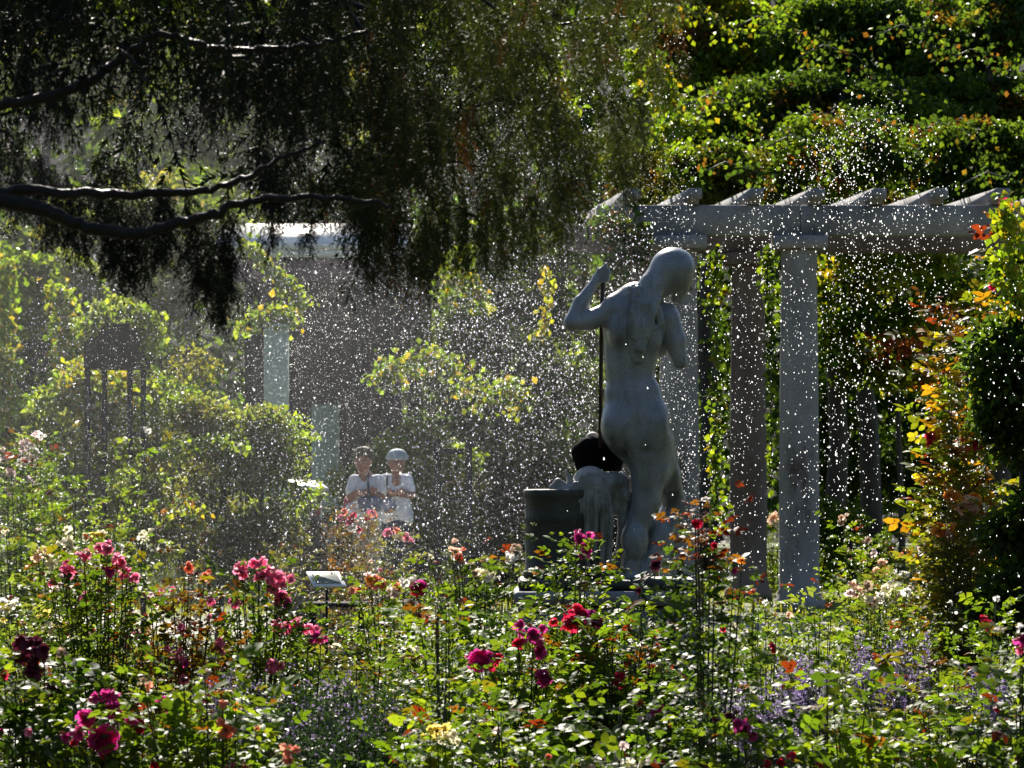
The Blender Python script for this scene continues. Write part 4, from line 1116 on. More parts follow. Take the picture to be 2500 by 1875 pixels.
# ================================================================== ROSES
m_, p_, l_, w_, c_, y_, o_, r_, k_, g_, e_, d_ = 'mag', 'pink', 'pale', 'white', 'cream', 'yell', 'coral', 'red', 'maroon', 'oran', 'peach', 'dry'
ROSES = [
 # label, cx, D, top, hw, pal, kwargs, blooms
 ('rose bush with heaped deep magenta blooms nearest the lower left corner', 255, 13.6, 1690, 215, 'mid', {}, [(261,1696,22,m_),(284,1723,15,m_),(215,1750,25,m_),(192,1784,18,m_),(254,1796,32,m_),(257,1819,23,r_),(315,1757,17,m_),(342,1767,15,r_),(181,1815,14,r_),(352,1707,11,k_),(396,1707,12,m_),(430,1700,13,k_),(407,1746,10,m_),(73,1786,10,p_),(154,1790,8,o_)]),
 ('rose bush with orange-red fading blooms beside the shade-tinted catmint', 520, 13.3, 1655, 150, 'fresh', {}, [(551,1780,18,o_),(542,1715,11,o_),(576,1721,11,g_),(507,1702,12,k_),(500,1642,14,d_),(350,1661,13,d_),(360,1672,10,o_),(626,1777,9,o_),(377,1867,10,r_),(569,1869,14,p_),(596,1871,12,o_),(448,1655,12,k_)]),
 ('small rose bush with one coral bloom at the bottom edge', 700, 12.9, 1815, 70, 'fresh', dict(leafL=0.1), [(707,1830,19,o_),(703,1850,13,o_)]),
 ('shade-tinted rose bush with large wilted maroon blooms at the left edge', 70, 13.8, 1560, 140, 'dark', dict(dens=1.3), [(85,1573,26,k_),(108,1585,18,k_),(81,1630,24,k_),(60,1600,16,k_),(130,1675,22,k_),(8,1646,12,r_),(2,1785,10,m_),(150,1590,14,d_)]),  # dark leaf palette paints the shadow lying over this corner
 ('leafy rose bush with pale yellow blooms low in the middle', 1080, 13.4, 1640, 170, 'fresh', {}, [(1065,1780,20,y_),(1050,1778,12,y_),(1088,1796,20,c_),(1108,1788,11,c_),(1215,1782,12,l_)]),
 ('leafy rose bush with creamy white globe blooms at the bottom edge', 1430, 13.5, 1650, 190, 'mid', dict(bk='cluster'), [(1438,1869,17,l_),(1503,1851,23,w_),(1542,1865,17,c_),(1520,1819,12,l_),(1561,1752,9,l_)]),
 ('leafy bloomless rose bush between the yellow and the white blooms', 1260, 13.1, 1700, 130, 'fresh', {}, [(1340,1846,7,o_)]),
 ('tall single rose cane with red new shoots rising in front of the columns', 1722, 13.9, 1185, 26, 'dark', dict(tall=True, redtop=1390, leafL=0.09, dens=1.6), [(1697,1277,13,r_),(1811,1366,10,g_),(1792,1392,8,m_),(1745,1330,8,r_)]),
 ('rose bush with a purple-magenta bloom at the foot of the tall cane', 1830, 13.4, 1725, 130, 'mid', {}, [(1818,1773,20,m_),(1800,1765,13,m_),(1778,1749,12,k_),(1855,1760,6,k_),(1874,1866,15,r_),(1935,1843,12,r_),(2003,1864,10,r_),(1745,1758,8,k_)]),
 ('bright green bloomless rose bush filling the lower right', 2060, 13.6, 1600, 180, 'fresh', dict(leafL=0.14), []),
 ('green rose bush with small red blooms at the lower right corner', 2340, 13.8, 1650, 190, 'fresh', {}, [(2451,1735,16,r_),(2437,1728,10,r_),(2491,1852,11,r_),(2400,1700,6,w_)]),
 ('rose bush cut by the right edge with cream and magenta blooms', 2500, 13.2, 1510, 45, 'mid', {}, [(2491,1530,13,w_),(2496,1562,17,m_),(2490,1585,10,p_)]),
 ('low leafy rose bush beside the shade-tinted catmint at the bottom', 985, 13.0, 1800, 60, 'mid', dict(leafL=0.1), []),
 ('rose bush with bright crimson double blooms under the statue', 1410, 17.6, 1475, 80, 'mid', {}, [(1409,1490,22,r_),(1396,1513,24,r_),(1434,1519,17,m_),(1461,1517,15,k_),(1425,1500,15,m_)]),
 ('rose bush with a chain of dusky magenta blooms left of the crimson one', 1260, 17.1, 1520, 130, 'fresh', {}, [(1269,1527,16,m_),(1300,1546,18,m_),(1315,1560,15,m_),(1317,1588,18,m_),(1265,1567,14,r_),(1171,1607,26,m_),(1196,1615,17,r_),(1150,1600,12,m_),(1303,1603,10,l_),(1328,1648,17,m_),(1340,1658,10,m_)]),
 ('upright light green rose shoots with small magenta blooms before the altar', 1385, 18.2, 1292, 62, 'fresh', dict(leafL=0.10, dens=1.3), [(1419,1312,15,m_),(1408,1300,10,m_),(1432,1342,15,m_),(1425,1330,10,m_)]),
 ('rose bush with orange new leaves and one red bloom below the pedestal', 1510, 17.3, 1450, 110, 'mid', dict(newtip=0.35), [(1519,1659,17,r_),(1508,1650,11,r_),(1597,1546,10,r_),(1560,1740,8,r_)]),
 ('rose bush with a small magenta bloom before the blue-grey plate', 1600, 16.9, 1665, 100, 'mid', {}, [(1603,1723,12,m_),(1561,1715,9,o_),(1585,1750,9,l_),(1640,1765,8,r_)]),
 ('leafy rose bush left of the dusky magenta chain', 1100, 17.8, 1440, 75, 'fresh', {}, [(1020,1480,7,d_)]),
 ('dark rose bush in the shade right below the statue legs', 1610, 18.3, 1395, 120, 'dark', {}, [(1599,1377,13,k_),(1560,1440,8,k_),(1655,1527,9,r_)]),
 ('rose bush carrying a crown of bright pink blooms, left of the row', 240, 19.0, 1328, 95, 'mid', {}, [(248,1333,17,p_),(262,1338,15,p_),(284,1358,16,p_),(300,1372,10,p_),(204,1352,16,p_),(165,1392,15,p_),(150,1405,9,l_),(265,1392,14,m_),(311,1392,14,p_),(325,1408,12,p_),(209,1452,12,p_),(135,1438,13,l_),(122,1422,8,p_),(235,1480,6,p_)]),
 ('rusty-leaved rose bush with scattered small pink blooms', 420, 19.4, 1385, 130, 'rust', dict(newtip=0.2), [(461,1386,11,o_),(500,1406,11,o_),(396,1444,9,p_),(421,1437,7,p_),(513,1467,10,p_),(331,1548,10,p_),(442,1527,9,p_),(445,1536,7,p_),(513,1503,6,p_),(532,1573,14,p_),(430,1596,12,p_),(441,1608,9,p_),(455,1618,9,m_),(368,1450,7,l_),(380,1478,7,e_),(475,1520,7,o_)]),
 ('rose bush with a curving row of bright pink blooms right of the rusty one', 630, 19.8, 1378, 62, 'mid', {}, [(590,1392,19,p_),(578,1385,10,p_),(634,1373,16,p_),(653,1400,22,p_),(630,1403,15,p_),(680,1408,17,p_),(673,1435,16,p_),(688,1452,17,p_),(696,1465,12,m_),(575,1473,14,p_),(661,1619,17,p_),(665,1635,11,o_),(633,1560,6,g_)]),
 ('rose bush with arched spray of pink blooms below the white-framed sign', 735, 20.2, 1515, 58, 'mid', {}, [(699,1527,18,p_),(722,1515,18,p_),(710,1540,11,p_),(753,1531,16,p_),(772,1550,15,m_),(784,1558,11,p_)]),
 ('rose bush with cream and peach blooms behind the bright pink one', 160, 22.0, 1312, 120, 'pale', {}, [(169,1319,18,c_),(165,1331,15,c_),(208,1308,11,c_),(238,1306,14,y_),(250,1300,10,c_),(352,1310,15,c_),(345,1305,9,c_),(92,1354,15,e_),(104,1342,12,e_),(146,1365,17,c_),(127,1373,15,c_),(173,1354,12,c_),(180,1368,10,w_),(296,1335,13,w_),(161,1411,12,w_),(88,1415,10,w_)]),
 ('rose bush with yellow cluster blooms above the maroon wilted ones', 90, 20.0, 1450, 100, 'pale', {}, [(8,1469,15,w_),(35,1473,15,w_),(18,1480,12,c_),(111,1498,14,y_),(127,1527,19,c_),(146,1519,15,c_),(104,1531,14,y_),(90,1530,10,c_),(140,1538,13,y_),(58,1515,10,w_),(155,1525,13,p_),(165,1540,9,o_),(8,1512,9,y_)]),
 ('rose bush with coral and magenta blooms in the middle distance', 960, 26.0, 1400, 110, 'fresh', {}, [(919,1415,17,o_),(905,1412,10,g_),(932,1418,12,o_),(900,1402,10,l_),(952,1444,15,l_),(962,1450,10,l_),(986,1425,12,w_),(1006,1413,9,w_),(1025,1427,16,m_),(1020,1442,13,r_),(875,1440,7,o_)]),
 ('rose bush with beige fading blooms left of the tall green cane', 1010, 23.6, 1480, 110, 'pale', {}, [(1038,1488,12,d_),(1023,1517,14,l_),(1040,1515,12,d_),(1002,1592,22,c_),(990,1585,14,w_),(1018,1598,13,l_),(985,1603,10,d_)]),
 ('rose bush with a single cream bloom below the white-framed sign', 840, 23.2, 1540, 90, 'olive', {}, [(819,1581,15,c_),(808,1575,10,e_)]),
 ('rose bush with peach and white blooms left of the altar', 1170, 22.4, 1340, 95, 'mid', {}, [(1182,1400,16,c_),(1161,1400,13,d_),(1190,1410,11,w_),(1253,1363,14,w_),(1240,1357,9,w_),(1265,1336,12,d_),(1113,1346,15,e_),(1122,1356,10,o_),(1103,1340,8,e_),(1051,1358,7,c_)]),
 ('tall slender rose cane with orange-green leaves in the centre', 1090, 15.2, 1455, 40, 'fresh', dict(tall=True, newtip=0.3, leafL=0.12), []),
 ('pinkish rose bush left of the lectern path with rusty leaves', 800, 34.0, 1232, 110, 'rust', dict(near=False), [(772,1245,9,p_),(765,1252,7,l_),(838,1248,8,o_),(832,1262,8,p_),(857,1265,10,r_),(851,1272,8,p_),(863,1289,9,w_),(875,1291,7,r_),(912,1252,9,o_),(905,1248,6,p_),(896,1266,6,r_),(825,1317,6,k_),(795,1290,7,l_)]),
 ('rose bush with a pink bloom cluster in front of the dark trousers', 925, 33.0, 1305, 40, 'olive', dict(near=False), [(947,1297,9,p_),(955,1302,7,p_),(972,1294,9,o_),(976,1312,9,l_),(993,1311,9,p_),(983,1303,7,p_)]),
 ('olive rose bush under the information lectern', 690, 31.0, 1310, 130, 'olive', dict(near=False), [(700,1400,6,o_),(905,1370,5,e_)]),
 ('orange-tinged rose bush between the white-framed sign and the dark legs', 850, 29.0, 1350, 75, 'rust', dict(near=False), [(930,1390,6,p_),(860,1440,7,o_)]),
 ('climbing rose with pale pink clusters at the left edge', 45, 30.0, 1045, 85, 'fresh', dict(near=False, bk='cluster'), [(56,1081,15,l_),(70,1085,11,w_),(80,1109,14,l_),(65,1120,12,l_),(92,1058,9,l_),(100,1062,8,w_),(24,1109,12,l_),(48,1128,11,w_),(28,1153,12,l_),(12,1120,10,l_),(88,1100,10,w_),(20,1195,9,l_)]),
 ('green rose bush with a few white blooms under the left climber', 180, 27.5, 1140, 150, 'fresh', dict(near=False), [(362,1052,8,w_),(305,1070,6,w_),(120,1200,7,k_),(72,1170,8,l_)]),
 ('low green rose bush left of the cream-bloomed one', 30, 25.0, 1260, 120, 'mid', dict(near=False), [(15,1300,8,c_)]),
 ('rose bush with buff pink clusters right of the pergola column', 2125, 29.5, 1285, 85, 'fresh', dict(near=False), [(2060,1270,10,d_),(2055,1262,7,e_),(2119,1317,9,d_),(2131,1352,10,l_),(2152,1371,13,e_),(2157,1387,12,o_),(2140,1390,9,e_),(2180,1404,13,w_)]),
 ('rose bush crowned with wide beige and peach clusters', 2130, 24.0, 1425, 130, 'pale', dict(bk='cluster'), [(2098,1438,17,e_),(2075,1446,13,l_),(2117,1430,13,d_),(2164,1436,17,c_),(2185,1450,13,d_),(2150,1452,12,w_),(2117,1462,14,c_),(2136,1465,12,l_),(2190,1455,12,l_),(2215,1443,13,w_),(2222,1436,9,l_)]),
 ('rose bush topped by one pale pink bloom near the lawn strip', 2270, 25.5, 1335, 100, 'olive', {'near': False}, [(2252,1331,13,l_),(2258,1326,8,w_),(2350,1364,10,l_),(2201,1352,6,o_),(2330,1400,6,w_),(2215,1400,6,w_)]),
 ('tall rose with golden orange cluster blooms right of the lawn strip', 2350, 24.0, 1190, 75, 'olive', {'near': False, 'bk': 'cluster'}, [(2325,1207,15,g_),(2312,1203,11,g_),(2295,1287,17,g_),(2303,1300,14,o_),(2318,1301,14,e_),(2310,1315,12,e_),(2365,1226,22,e_),(2346,1240,17,y_),(2379,1217,16,g_),(2397,1240,14,c_),(2380,1245,14,e_),(2341,1320,10,y_),(2379,1338,11,o_),(2390,1345,8,g_),(2400,1300,9,e_)]),
 ('rose bush with one red bloom right of the beige clusters', 2400, 21.5, 1440, 110, 'fresh', {}, [(2416,1523,13,r_),(2408,1515,8,r_),(2435,1460,9,w_),(2320,1470,8,w_)]),
 ('glossy green rose bush below the beige and peach clusters', 2180, 20.0, 1505, 140, 'mid', {}, [(2240,1540,6,w_)]),
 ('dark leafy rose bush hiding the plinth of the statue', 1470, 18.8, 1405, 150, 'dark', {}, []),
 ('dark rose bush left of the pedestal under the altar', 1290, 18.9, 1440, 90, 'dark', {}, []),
 ('bloomless rose bush at the foot of the right pergola column', 1990, 21.5, 1420, 85, 'fresh', {}, [(1925,1500,9,e_),(1867,1470,7,w_)]),
 ('rose bush with white and coral blooms between the columns', 1860, 20.5, 1450, 80, 'pale', {}, [(1870,1470,9,w_),(1888,1578,10,r_),(1840,1440,6,o_),(1790,1525,10,c_),(1895,1540,9,w_),(1765,1535,7,r_)]),
 ('peach rose bush beyond the pergola between its two right columns', 1890, 47.0, 1255, 40, 'fresh', dict(near=False, bk='cluster'), [(1890,1262,12,e_),(1880,1270,10,e_),(1897,1278,10,c_)]),
 ('dark leafy rose bush crowding the base of the tall red-tipped cane', 1730, 16.2, 1600, 90, 'dark', {}, []),
 ('green rose bush behind the low catmint right of the pink spray', 900, 19.5, 1600, 110, 'olive', dict(leafL=0.09), [(930,1560,6,w_)]),
 ('yellow-leaved rose bush above the lilac catmint at the right', 2260, 17.0, 1590, 120, 'olive', dict(newtip=0.3), []),
]
for (lb, cx, D, top, hw, pal, kw, bl) in ROSES:
    rose_bush(lb, cx, D, top, hw, bl, pal, **kw)

# climbing rose that stands by itself at the right
rose_bush('climbing rose with yellow-green leaves and red blooms by the dark shrub', 2345, 24.4, 560, 55,
          [(2433,689,15,r_),(2425,847,16,r_),(2383,1083,15,r_),(2275,1063,13,r_),(2456,492,13,r_),(2360,1095,10,o_)],
          np.array([[0.16, 0.2, 0.025], [0.22, 0.2, 0.03], [0.12, 0.17, 0.025], [0.28, 0.15, 0.02]]), near=True, dens=0.45, leafL=0.19, newtip=0.2, lowfrac=0.18, cat='climbing rose')
vine('bright green climbing stem at the right edge in front of the beam', [(2480, 760), (2480, 700), (2455, 640), (2470, 540), (2450, 500)], 22.5, 26, [('fresh', 4), ('yellow', 1.5)], 520, 0.055)

# ------------------------------------------------------------------ catmint and lavender clumps
def catmint(label, cx, D, top, hw, flow, pal, n=2600):
    s = D / F; c = W(cx, HOR, D); H = EYE + (HOR - top) * s; R = hw * s
    root = empty('catmint_plant', (c[0], D, 0)); tag(root, label, 'catmint plant', 'catmint plants edging the beds')
    g = rng
    b = MB(); ns = 46
    tips = []
    for i in range(ns):
        t = np.array([g.uniform(-1, 1) * R, g.uniform(-0.3, 0.3), H * g.uniform(0.75, 1.02)])
        a = np.array([t[0] * 0.35, t[1] * 0.4, 0]); mid = (a + t) / 2 + np.array([t[0] * 0.15, 0, 0.08])
        b.tube(bez(a, mid, t, 6), np.linspace(0.003, 0.0012, 6), 3, False); tips.append((a, mid, t))
    o = b.obj('stem', M_stem, root); o['kind'] = 'stuff'
    idx = g.integers(0, ns, n); tt = g.uniform(0.1, 0.95, n)[:, None]
    A = np.array([x[0] for x in tips])[idx]; M = np.array([x[1] for x in tips])[idx]; T_ = np.array([x[2] for x in tips])[idx]
    pos = (1 - tt) ** 2 * A + 2 * tt * (1 - tt) * M + tt ** 2 * T_ + g.normal(size=(n, 3)) * 0.03
    V, Fc, TT = leaves(pos, unit(g.normal(size=(n, 3)) + np.array([0, 0, 0.5])), unit(g.normal(size=(n, 3)) + np.array([0, 0, 1])), g.uniform(0.014, 0.032, n), 0.5, pick(pal, n))
    o = obj('foliage', to_mesh('foliage', V, [Fc], TT, [M_cat]), root); o['kind'] = 'stuff'
    m = int(n * flow)
    if m:
        idx = g.integers(0, ns, m); tt = g.uniform(0.72, 1.06, m)[:, None]
        A = np.array([x[0] for x in tips])[idx]; M = np.array([x[1] for x in tips])[idx]; T_ = np.array([x[2] for x in tips])[idx]
        pos = (1 - tt) ** 2 * A + 2 * tt * (1 - tt) * M + tt ** 2 * T_ + g.normal(size=(m, 3)) * 0.008
        V, Fc, TT = leaves(pos, unit(g.normal(size=(m, 3))), unit(g.normal(size=(m, 3))), g.uniform(0.008, 0.016, m), 0.8, np.tile([[0.4, 0.3, 0.55]], (m, 1)) * g.uniform(0.7, 1.2, (m, 1)))
        o = obj('blossom', to_mesh('blossom', V, [Fc], TT, [M_cat]), root); o['kind'] = 'stuff'
catmint('lilac catmint in flower right of the tall red-tipped cane', 1965, 17.0, 1618, 60, 0.8, 'grey')
catmint('wide lilac catmint below the beige rose clusters', 2180, 18.0, 1565, 100, 0.8, 'grey', 3200)
catmint('dusty seed-headed catmint beside the purple-magenta rose', 1870, 15.2, 1670, 80, 0.45, 'grey', 3600)
catmint('grey-leaved catmint at the foot of the blue-grey plate', 1740, 17.4, 1690, 50, 0.3, 'grey')
catmint('shade-tinted catmint with faded spikes behind the coral rose bloom', 700, 15.0, 1650, 120, 0.06, 'dark', 6500)  # leaf palette darkened to imitate shade, here and on the next two
catmint('shade-tinted catmint filling the low middle next to the yellow roses', 890, 15.4, 1660, 110, 0.06, 'dark', 6500)
catmint('low shade-tinted catmint at the bottom centre left', 800, 13.7, 1740, 120, 0.05, 'dark', 6500)
catmint('greyish catmint between the two magenta rose bushes at left', 560, 17.2, 1650, 80, 0.3, 'grey', 3000)
catmint('faint lilac catmint near the right edge', 2400, 16.8, 1650, 60, 0.6, 'grey')

# ------------------------------------------------------------------ low ground cover between the bushes
def cover():
    g = rng; n = 20000
    x = g.uniform(-1, 1, n); D = g.uniform(15.5, 33, n)
    X = x * (D * 0.135 + 0.1)
    h = 0.42 * g.uniform(0, 1, n) ** 1.2 * (0.7 + 0.5 * np.sin(X * 4 + D) * np.sin(D * 1.7))
    P = np.stack([X, D, np.abs(h) + 0.01], 1)
    V, Fc, TT = leaves(P, unit(g.normal(size=(n, 3)) + np.array([0, 0, 0.5])), unit(g.normal(size=(n, 3)) * 0.5 + np.array([0, 0, 1])), g.uniform(0.03, 0.075, n), 0.6, pick('mid', n))
    o = obj('ground_cover', to_mesh('ground_cover', V, [Fc], TT, [M_leaf])); tag(o, 'low leafy ground cover under the rose bushes', kind='stuff')
    n = 26000
    X = g.uniform(-9, 9, n); D = g.uniform(40, 66, n)
    P = np.stack([X, D, np.zeros(n)], 1)
    V, Fc, TT = leaves(P, unit(g.normal(size=(n, 3)) * 0.35 + np.array([0, 0, 1.0])), unit(g.normal(size=(n, 3))), g.uniform(0.06, 0.14, n), 0.16, pick(np.array([[0.10, 0.13, 0.02], [0.14, 0.15, 0.03]]), n))
    o = obj('lawn_grass', to_mesh('lawn_grass', V, [Fc], TT, [M_far])); tag(o, 'blades of sunlit lawn grass', kind='stuff')
cover()

# ================================================================== CONIFER near the camera
def conifer():
    D0 = 12.5
    g = np.random.default_rng(21)
    bx = -3.6
    root = empty('conifer_tree', (bx, D0, 0)); tag(root, 'large dark conifer with drooping sprays overhanging the upper left', 'tree')
    o3 = np.array([bx, D0, 0])
    t = MB()
    z = np.linspace(0, 9.5, 14); tp = np.stack([0.05 * np.sin(z * 0.8), 0.05 * np.cos(z * 0.6), z], 1)
    t.tube(tp, np.interp(z, [0, 0.5, 9.5], [0.42, 0.33, 0.12]), 14); t.obj('trunk', M_bark, root, True)
    def Q(x, y, D): return W(x, y, D) - o3
    limbs = []
    def limb(pts, r0, r1, D, dd=0.0, tr=True, wob=0.004):
        P = [Q(x, y, D - (0.9 if D < 12.45 and dd == 0 else 0) + dd * i) for i, (x, y) in enumerate(pts)]
        if tr: # carry on to the trunk
            first = P[0]
            zt = first[2] - 0.25
            P = [np.array([0.1, 0.0, zt - 0.2]), np.array([first[0] * 0.45, (first[1]) * 0.6, zt])] + P
        P = np.array(P)
        # resample smoothly
        tt = np.linspace(0, len(P) - 1, len(P) * 5); i0 = np.minimum(tt.astype(int), len(P) - 2); f = (tt - i0)[:, None]
        f2 = f * f * (3 - 2 * f) * 0.35 + f * 0.65
        R = P[i0] * (1 - f2) + P[i0 + 1] * f2 + g.normal(size=(len(tt), 3)) * wob
        rr = np.linspace(r0 * 1.25, r1, len(tt)) * (1 + g.normal(size=len(tt)) * 0.06)
        b = MB(); b.tube(R, rr, 9); b.obj('branch', M_wetbark, root, True)
        limbs.append((R, D)); return R
    limb([(-30, 265), (96, 239), (200, 208), (270, 166), (328, 120), (386, 85), (444, 89), (501, 114), (617, 121), (714, 116), (810, 102), (900, 70)], 0.015, 0.005, 12.4)
    limb([(-30, 478), (116, 517), (200, 555), (309, 575), (366, 567), (463, 540), (540, 513), (617, 486), (733, 482), (850, 486), (960, 500)], 0.021, 0.006, 12.0)
    limb([(-30, 464), (193, 474), (386, 474), (463, 472), (540, 455), (617, 428), (700, 380), (790, 350)], 0.015, 0.005, 12.3)
    limb([(840, 0), (900, 120), (940, 230), (990, 330), (985, 420)], 0.008, 0.003, 12.6, tr=False)
    limb([(1400, -40), (1352, 50), (1290, 120), (1236, 174), (1170, 215), (1120, 260)], 0.012, 0.006, 12.9, tr=False)
    limb([(1274, 239), (1180, 250), (1090, 300), (1024, 328), (960, 340)], 0.007, 0.004, 12.8, tr=False)
    limb([(1160, -20), (1230, 40), (1330, 62), (1480, 40), (1600, 55)], 0.005, 0.003, 13.2, tr=False)
    limb([(1060, 385), (1130, 400), (1220, 408), (1290, 440)], 0.004, 0.002, 13.0, tr=False)
    limb([(1240, 240), (1290, 330), (1320, 430), (1270, 560)], 0.004, 0.002, 12.8, tr=False)
    limb([(1050, 470), (1100, 500), (1180, 545), (1240, 560)], 0.005, 0.003, 12.6, tr=False)
    limb([(1120, 270), (1160, 330), (1200, 400)], 0.004, 0.003, 12.9, tr=False)
    limb([(300, 130), (345, 170), (370, 220), (390, 260)], 0.005, 0.003, 12.2, tr=False)
    limb([(-20, 300), (20, 330), (50, 370)], 0.004, 0.002, 12.0, tr=False)
    # higher limbs beyond the top of the picture that shade the lower ones
    for k in range(9):
        zc = 3.1 + k * 0.42
        limb([(-100, HOR - (zc - EYE) / 12.5 * F), (300 - 10 * k, HOR - (zc + 0.15 - EYE) / 12.5 * F), (900 - 40 * k, HOR - (zc - 0.1 - EYE) / 12.5 * F)], 0.03, 0.01, 12.2 + 0.25 * (k % 4), dd=0.25)
    # ---- sprays: drooping stem with side twigs, each set with needles
    def tri_needles(P, ax, L, wd, gg):
        n = len(P); ax = unit(ax); sd_ = unit(np.cross(ax, randdir(n, gg)))
        V = np.stack([P - sd_ * wd / 2, P + sd_ * wd / 2, P + ax * L[:, None]], 1).reshape(-1, 3)
        return V, np.arange(3 * n).reshape(-1, 3)
    def spray(L, seed, nside):
        gg = np.random.default_rng(seed)
        VV, FF, off = [], [], 0
        stems = []
        t = np.linspace(0, 1, 12)
        main = np.stack([0.25 * L * np.sin(t * 1.4), 0.06 * L * np.sin(t * 5), -L * (t ** 1.25) * 0.95], 1)
        stems.append((main, 0.0022))
        for k in range(nside):
            u = 0.08 + 0.86 * k / nside; i = u * 11; b = main[int(i)] * (1 - i % 1) + main[min(11, int(i) + 1)] * (i % 1)
            sgn = 1 if k % 2 else -1
            ll = L * gg.uniform(0.16, 0.36) * (1.15 - 0.6 * u)
            az = gg.normal() * 0.7 + (0 if sgn > 0 else math.pi)
            d = np.array([math.cos(az), math.sin(az), 0])
            tt = np.linspace(0, 1, 5)[:, None]
            stems.append((b + d * ll * tt * (1 - 0.3 * tt) + np.array([0, 0, -1.0]) * ll * 0.9 * tt ** 1.4, 0.0012))
        for P, r in stems:
            seg = np.linalg.norm(np.diff(P, axis=0), axis=1).sum(); nn = max(6, int(seg / 0.0035))
            u = np.sort(gg.uniform(0, 1, nn)) * (len(P) - 1.001); i = u.astype(int); f = (u - i)[:, None]
            pos = P[i] * (1 - f) + P[i + 1] * f; tan = unit(P[i + 1] - P[i])
            rd = randdir(nn, gg); rd = unit(rd - (rd * tan).sum(1, keepdims=True) * tan)
            V, Fc = tri_needles(pos, rd * 0.8 + tan * 0.75, 0.013 * gg.uniform(0.7, 1.25, nn), 0.0042, gg)
            VV.append(V); FF.append(Fc + off); off += len(V)
            V = np.stack([P[:-1] + [r, 0, 0], P[:-1] - [r, 0, 0], P[1:]], 1).reshape(-1, 3)
            VV.append(V); FF.append(np.arange(len(V)).reshape(-1, 3) + off); off += len(V)
        return np.vstack(VV), np.vstack(FF)
    PR = [spray(L, 40 + i, ns) for i, (L, ns) in enumerate(((0.16, 10), (0.24, 13), (0.20, 12), (0.12, 8)))]
    # where sprays hang (photo columns -> how low they reach, how dense)
    lowx = np.array([-60, 60, 130, 240, 300, 350, 420, 480, 510, 530, 560, 650, 800, 900, 1000, 1100, 1200, 1300, 1400, 1500, 1600, 1680])
    lowy = np.array([510, 530, 600, 610, 690, 620, 630, 640, 600, 600, 545, 540, 570, 690, 660, 690, 680, 640, 560, 440, 330, 150])
    denx = np.array([-60, 100, 300, 500, 700, 850, 1000, 1200, 1400, 1600, 1700]); den = np.array([0.46, 0.42, 0.42, 0.5, 0.8, 0.92, 0.78, 0.78, 0.72, 0.5, 0.0])
    N = 0; xs, ys, Ds = [], [], []
    while N < 2150:
        x = g.uniform(-80, 1690); y = g.uniform(-120, 780)
        ly = np.interp(x, lowx, lowy)
        if y > ly - 120 + 25 * math.sin(x * 0.05) + 20 * math.sin(x * 0.13): continue
        D = g.uniform(11.4, 14.2)
        d = np.interp(x, denx, den)
        nz = 1.25 * mnoise.noise(Vector((x * 0.0085, y * 0.0075, D * 0.35))) + 0.75 * mnoise.noise(Vector((x * 0.026, y * 0.014, D * 0.6 + 7)))
        for hx, hy, hr in ((110, 320, 95), (420, 230, 95), (40, 130, 70), (330, 40, 60), (520, 330, 60), (1040, 130, 70), (1110, 190, 60), (90, 600, 60), (690, 300, 55), (600, 190, 50), (1200, 330, 60), (1430, 240, 70), (880, 430, 50), (1010, 470, 50), (170, 420, 60)):
            q = ((x - hx) ** 2 + (y - hy) ** 2) / hr ** 2
            if q < 1: d -= 0.75 * (1 - q)
        if y > ly - 150: d -= 0.25 * (y - ly + 150) / 150 - 0.1
        if nz < 0.78 - d * 1.0: continue
        xs.append(x); ys.append(y); Ds.append(D); N += 1
    xs, ys, Ds = map(np.array, (xs, ys, Ds))
    # hanging strings at the lower edge
    def string(x, y0, y1, D, k=1):
        n = int((y1 - y0) / 16)
        return [(x + g.normal() * 5 + (yy - y0) * 0.12 * k, yy, D + g.normal() * 0.08) for yy in np.linspace(y0, y1 - 40, n) for _ in range(3)]
    extra = []
    for x, y1 in ((135, 600), (160, 620), (240, 640), (300, 700), (320, 690), (345, 700), (410, 640), (500, 740), (515, 800), (535, 790), (560, 680), (560, 740), (650, 610), (760, 610), (900, 700), (960, 660), (1040, 700), (1085, 660), (1130, 660), (1180, 640), (1220, 680), (1300, 640), (1360, 600), (1440, 520), (1500, 480), (1560, 420), (455, 660), (480, 720), (200, 640), (270, 670), (385, 660), (90, 560), (40, 560)):
        extra += string(x, y1 - 200, y1, 12.0 + g.uniform(-0.3, 0.5), g.normal() * 0.6)
    E = np.array(extra)
    xs = np.concatenate([xs, E[:, 0]]); ys = np.concatenate([ys, E[:, 1]]); Ds = np.concatenate([Ds, E[:, 2]])
    P = np.stack([(xs - 1250) / F * Ds, Ds, EYE + (HOR - ys) / F * Ds], 1)
    # foliage of the high limbs
    nh = 1500
    H = np.stack([g.uniform(-2.6, -0.25, nh), g.uniform(11.2, 15.0, nh), 3.08 + g.uniform(0, 1, nh) ** 1.1 * 4.0], 1)
    H = H[[mnoise.noise(Vector(h * 1.6)) > -0.18 for h in H]]
    big = np.concatenate([np.full(len(P) - len(E), 0.82), np.full(len(E), 0.5), np.full(len(H), 2.3)])
    colx = np.concatenate([xs, np.full(len(H), 300.0)])
    P = np.vstack([P, H]) - o3
    n = len(P)
    pi = g.integers(0, len(PR), n)
    VV, FF, TT, off = [], [], [], 0
    c_shade = np.array([0.006, 0.011, 0.005]); c_ol = np.array([0.05, 0.07, 0.014])  # near-black left tint paints the shade, olive right the lit sprays
